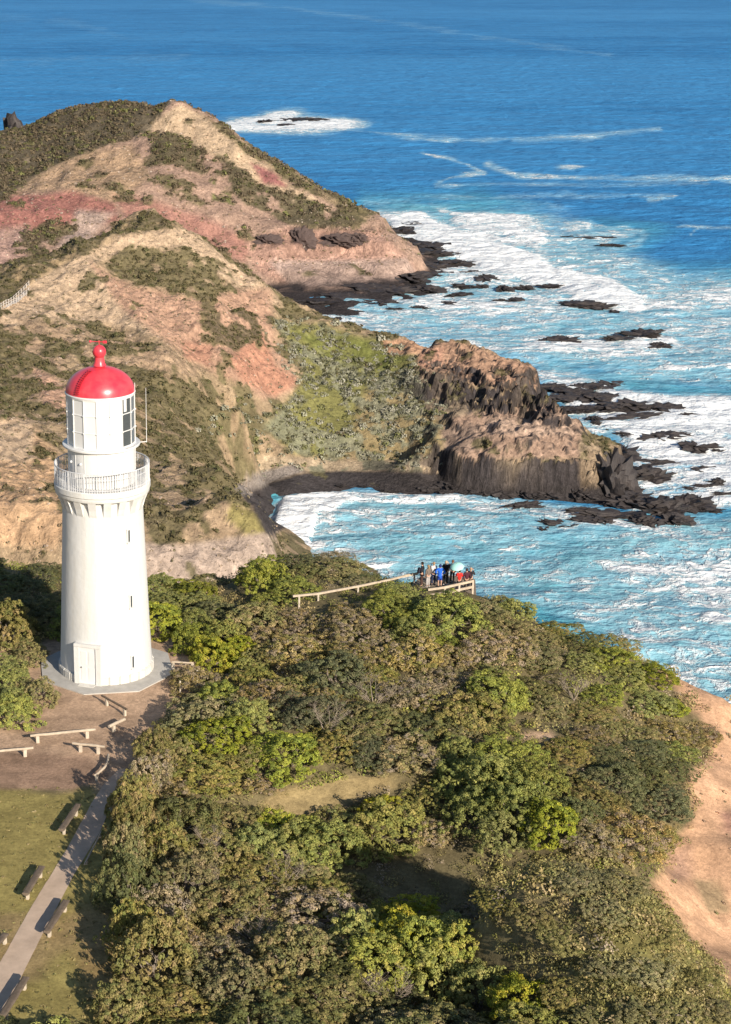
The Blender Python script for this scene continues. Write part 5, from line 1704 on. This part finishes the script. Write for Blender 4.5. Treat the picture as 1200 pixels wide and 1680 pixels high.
RK = [rock_mesh(200 + 13 * i) for i in range(8)]
ROCKS = [
    ('by the cove mouth off the rocky tip', [(1092, 838, 75, 30), (1060, 858, 40, 20), (1105, 856, 50, 20), (1010, 848, 90, 18), (968, 858, 55, 14), (918, 864, 46, 16), (892, 870, 14, 8), (858, 830, 50, 11), (1130, 828, 55, 22), (1040, 826, 60, 18), (950, 838, 46, 8), (990, 858, 40, 14)]),
    ('close beside the rocky tip', [(1066, 785, 76, 28), (1010, 748, 50, 26), (1020, 806, 50, 24), (1045, 760, 50, 9), (1090, 763, 46, 11), (1004, 780, 40, 34), (1025, 820, 60, 18)]),
    ('in the white wash right of the rocky tip', [(1152, 775, 44, 11), (1180, 795, 30, 14), (1165, 800, 44, 10), (1128, 803, 26, 7), (1195, 812, 40, 8), (1170, 838, 30, 9)]),
    ('in the foam band beyond the rocky tip', [(1048, 718, 54, 12), (1090, 720, 70, 14), (1143, 735, 46, 14), (1110, 712, 50, 8), (1180, 740, 16, 4), (1000, 708, 10, 6)]),
    ('in the long reef beyond the mound', [(902, 637, 46, 13), (965, 640, 60, 16), (1000, 632, 50, 10), (940, 646, 50, 12), (985, 655, 50, 14), (1040, 668, 76, 16), (1090, 672, 46, 13), (1132, 682, 30, 6), (960, 672, 34, 9), (1046, 686, 74, 11), (975, 688, 18, 7), (930, 672, 40, 10), (980, 695, 16, 8), (1010, 672, 50, 12), (925, 655, 50, 10)]),
    ('out in the surf north of the reef', [(916, 560, 48, 12), (1020, 557, 44, 11), (1054, 550, 46, 12), (1080, 568, 28, 9), (1074, 544, 20, 6), (890, 560, 16, 5)]),
    ('amid the breaking wave', [(970, 503, 74, 13), (935, 497, 30, 6), (905, 470, 34, 5), (862, 472, 26, 6), (1010, 512, 14, 5), (842, 445, 24, 5), (975, 391, 50, 4), (940, 388, 30, 3), (1000, 402, 34, 3)]),
    ('on the dark shore platform of the far hill', [(652, 382, 40, 13), (672, 371, 36, 5), (715, 407, 46, 11), (690, 420, 56, 12), (740, 433, 50, 10), (705, 440, 44, 12), (770, 448, 30, 6), (800, 458, 30, 10), (760, 470, 26, 7), (826, 475, 24, 10), (735, 500, 34, 8), (700, 476, 50, 12), (672, 460, 56, 16), (640, 482, 60, 14), (690, 506, 24, 6), (650, 508, 26, 5), (820, 494, 18, 5), (846, 492, 20, 5), (722, 452, 40, 8), (790, 470, 24, 5), (755, 484, 34, 6), (725, 418, 50, 8), (600, 478, 60, 12), (560, 490, 56, 10), (520, 500, 56, 9), (626, 497, 46, 9), (770, 500, 26, 5), (690, 404, 40, 10), (668, 412, 40, 12)]),
    ('in the distant reef of white water', [(492, 198, 60, 6), (436, 200, 18, 6), (470, 205, 20, 3), (520, 196, 26, 4)]),
    ('at the foot of the spur by the cove', [(452, 906, 16, 16)]),
    ('fallen at the foot of the tip cliff', [(740, 800, 34, 14), (790, 808, 30, 12), (830, 810, 40, 14), (862, 811, 26, 16), (905, 812, 44, 14), (945, 812, 30, 18), (968, 815, 40, 14), (765, 800, 24, 12), (885, 806, 24, 14)]),
    ('along the cobble shore of the cove', [(560, 797, 14, 6), (640, 806, 22, 6), (700, 803, 26, 8), (732, 808, 18, 6), (800, 812, 24, 8), (880, 815, 26, 8), (600, 798, 18, 5), (770, 809, 20, 6)]),
]
rg = random.Random(8)
for where, lst in ROCKS:
    order = sorted(range(len(lst)), key=lambda i: -lst[i][2] * lst[i][3])
    byx = sorted(range(len(lst)), key=lambda i: lst[i][0])
    for i, (px, py, w, h) in enumerate(lst):
        p = PZ(px, py, 0.0)
        dist = (p - Vector((0, 0, CAMZ))).length
        el = math.asin((CAMZ) / dist)
        wm = w * dist / F
        dm = min(wm * 1.6, h * .62 / math.sin(el) * dist / F)
        hm = h * .50 / math.cos(el) * dist / F
        o = link('sea_rock', RK[rg.randrange(8)])
        if where.startswith('on the dark'):
            p.z = max(0.0, float(far.at(p.x, p.y)) * .6)
        o.location = p + Vector((0, 0, -.1 * hm))
        o.scale = (wm * .43, dm * .40, max(.35, hm * .78))
        o.rotation_euler = (0, 0, rg.uniform(-.35, .35) + (math.pi if rg.random() < .5 else 0))
        if len(lst) == 1:
            lb = f'black rock {where}'
        elif i == order[0]:
            lb = f'biggest black rock {where}'
        elif i == byx[0]:
            lb = f'leftmost black rock {where}'
        elif i == byx[-1]:
            lb = f'rightmost black rock {where}'
        elif i == order[-1]:
            lb = f'smallest black rock {where}'
        else:
            lb = f'lesser black rock {where}'
        tag(o, lb, 'rock', f'rocks {where}')

OUTCROP = plain('outcrop_basalt', (.085, .062, .057), .9, .2, .4, .6, 1.0)
# dark outcrops set in the layered cliff of the far hill
for (px, py, w, h), lb in (((495, 388, 34, 30), 'round dark outcrop at the head of the far pink cliff'), ((560, 392, 50, 16), 'long dark ledge of rock in the far pink cliff'),
                           ((590, 390, 30, 17), 'dark outcrop near the seaward end of the far pink cliff'), ((440, 392, 34, 13), 'low dark outcrop at the landward end of the far pink cliff')):
    p = far.hit(px, py + h * .3)
    dist = (p - Vector((0, 0, CAMZ))).length
    o = link('rock_outcrop', RK[rg.randrange(8)])
    o.location = p + Vector((0, .8, .2))
    o.material_slots[0].link = 'OBJECT'
    o.material_slots[0].material = OUTCROP
    o.scale = (w * dist / F * .38, w * dist / F * .2, h * dist / F * .42)
    tag(o, lb, 'outcrop', 'dark outcrops of the far pink cliff')

p = PZ(1002, 806, 0)
o = link('rock_stack', RK[5])
o.location = p
o.scale = (3.6, 3.8, 5.2)
tag(o, 'tall dark knob of rock at the seaward end of the rocky tip', 'rock')

# upright dark stack at the far left and the boulders on the knoll of the far hill
p = PY(20, 240, 802)
o = link('rock_stack', RK[3])
o.location = p
o.scale = (5, 5, 8)
tag(o, 'dark upright rock standing at the far left behind the far hill', 'rock')

# ------------------------------------------------------------------ boardwalk fence on the crest of the middle hill
pts = []
for f in np.linspace(0, 1, 14):
    px = -6 + 54 * f
    pts.append(mid.hit(px, 509 - 40 * f + 6 * math.sin(f * 3.1), 380))
t = empty('boardwalk_fence', 'pale timber boardwalk fence climbing the crest of the middle hill', 'fence', pts[0])
fw = plain('grey_fence_timber', (.46, .42, .38), .8, .2, .2)
for side, dx in ((0, 0.0), (1, 1.7)):
    mb = MB()
    for a, b in zip(pts, pts[1:]):
        for z in (.55, 1.15):
            u, v = a - pts[0] + Vector((dx, dx, z)), b - pts[0] + Vector((dx, dx, z))
            mb.rod(u, v, .055, n=5)
    mb.build('rail', fw, t)
    for a in pts:
        c = a - pts[0] + Vector((dx, dx, 0))
        MB().box((c.x, c.y, c.z + .4), (.16, .16, 1.8), None, 0).build('post', fw, t, False)
mb = MB()
for a, b in zip(pts, pts[1:]):
    d = b - a
    mb.box((a + b) / 2 - pts[0] + Vector((.85, .85, .12)), (d.length + .05, 1.5, .1), d.to_track_quat('X', 'Z').to_matrix())
mb.build('walkway', fw, t, False)
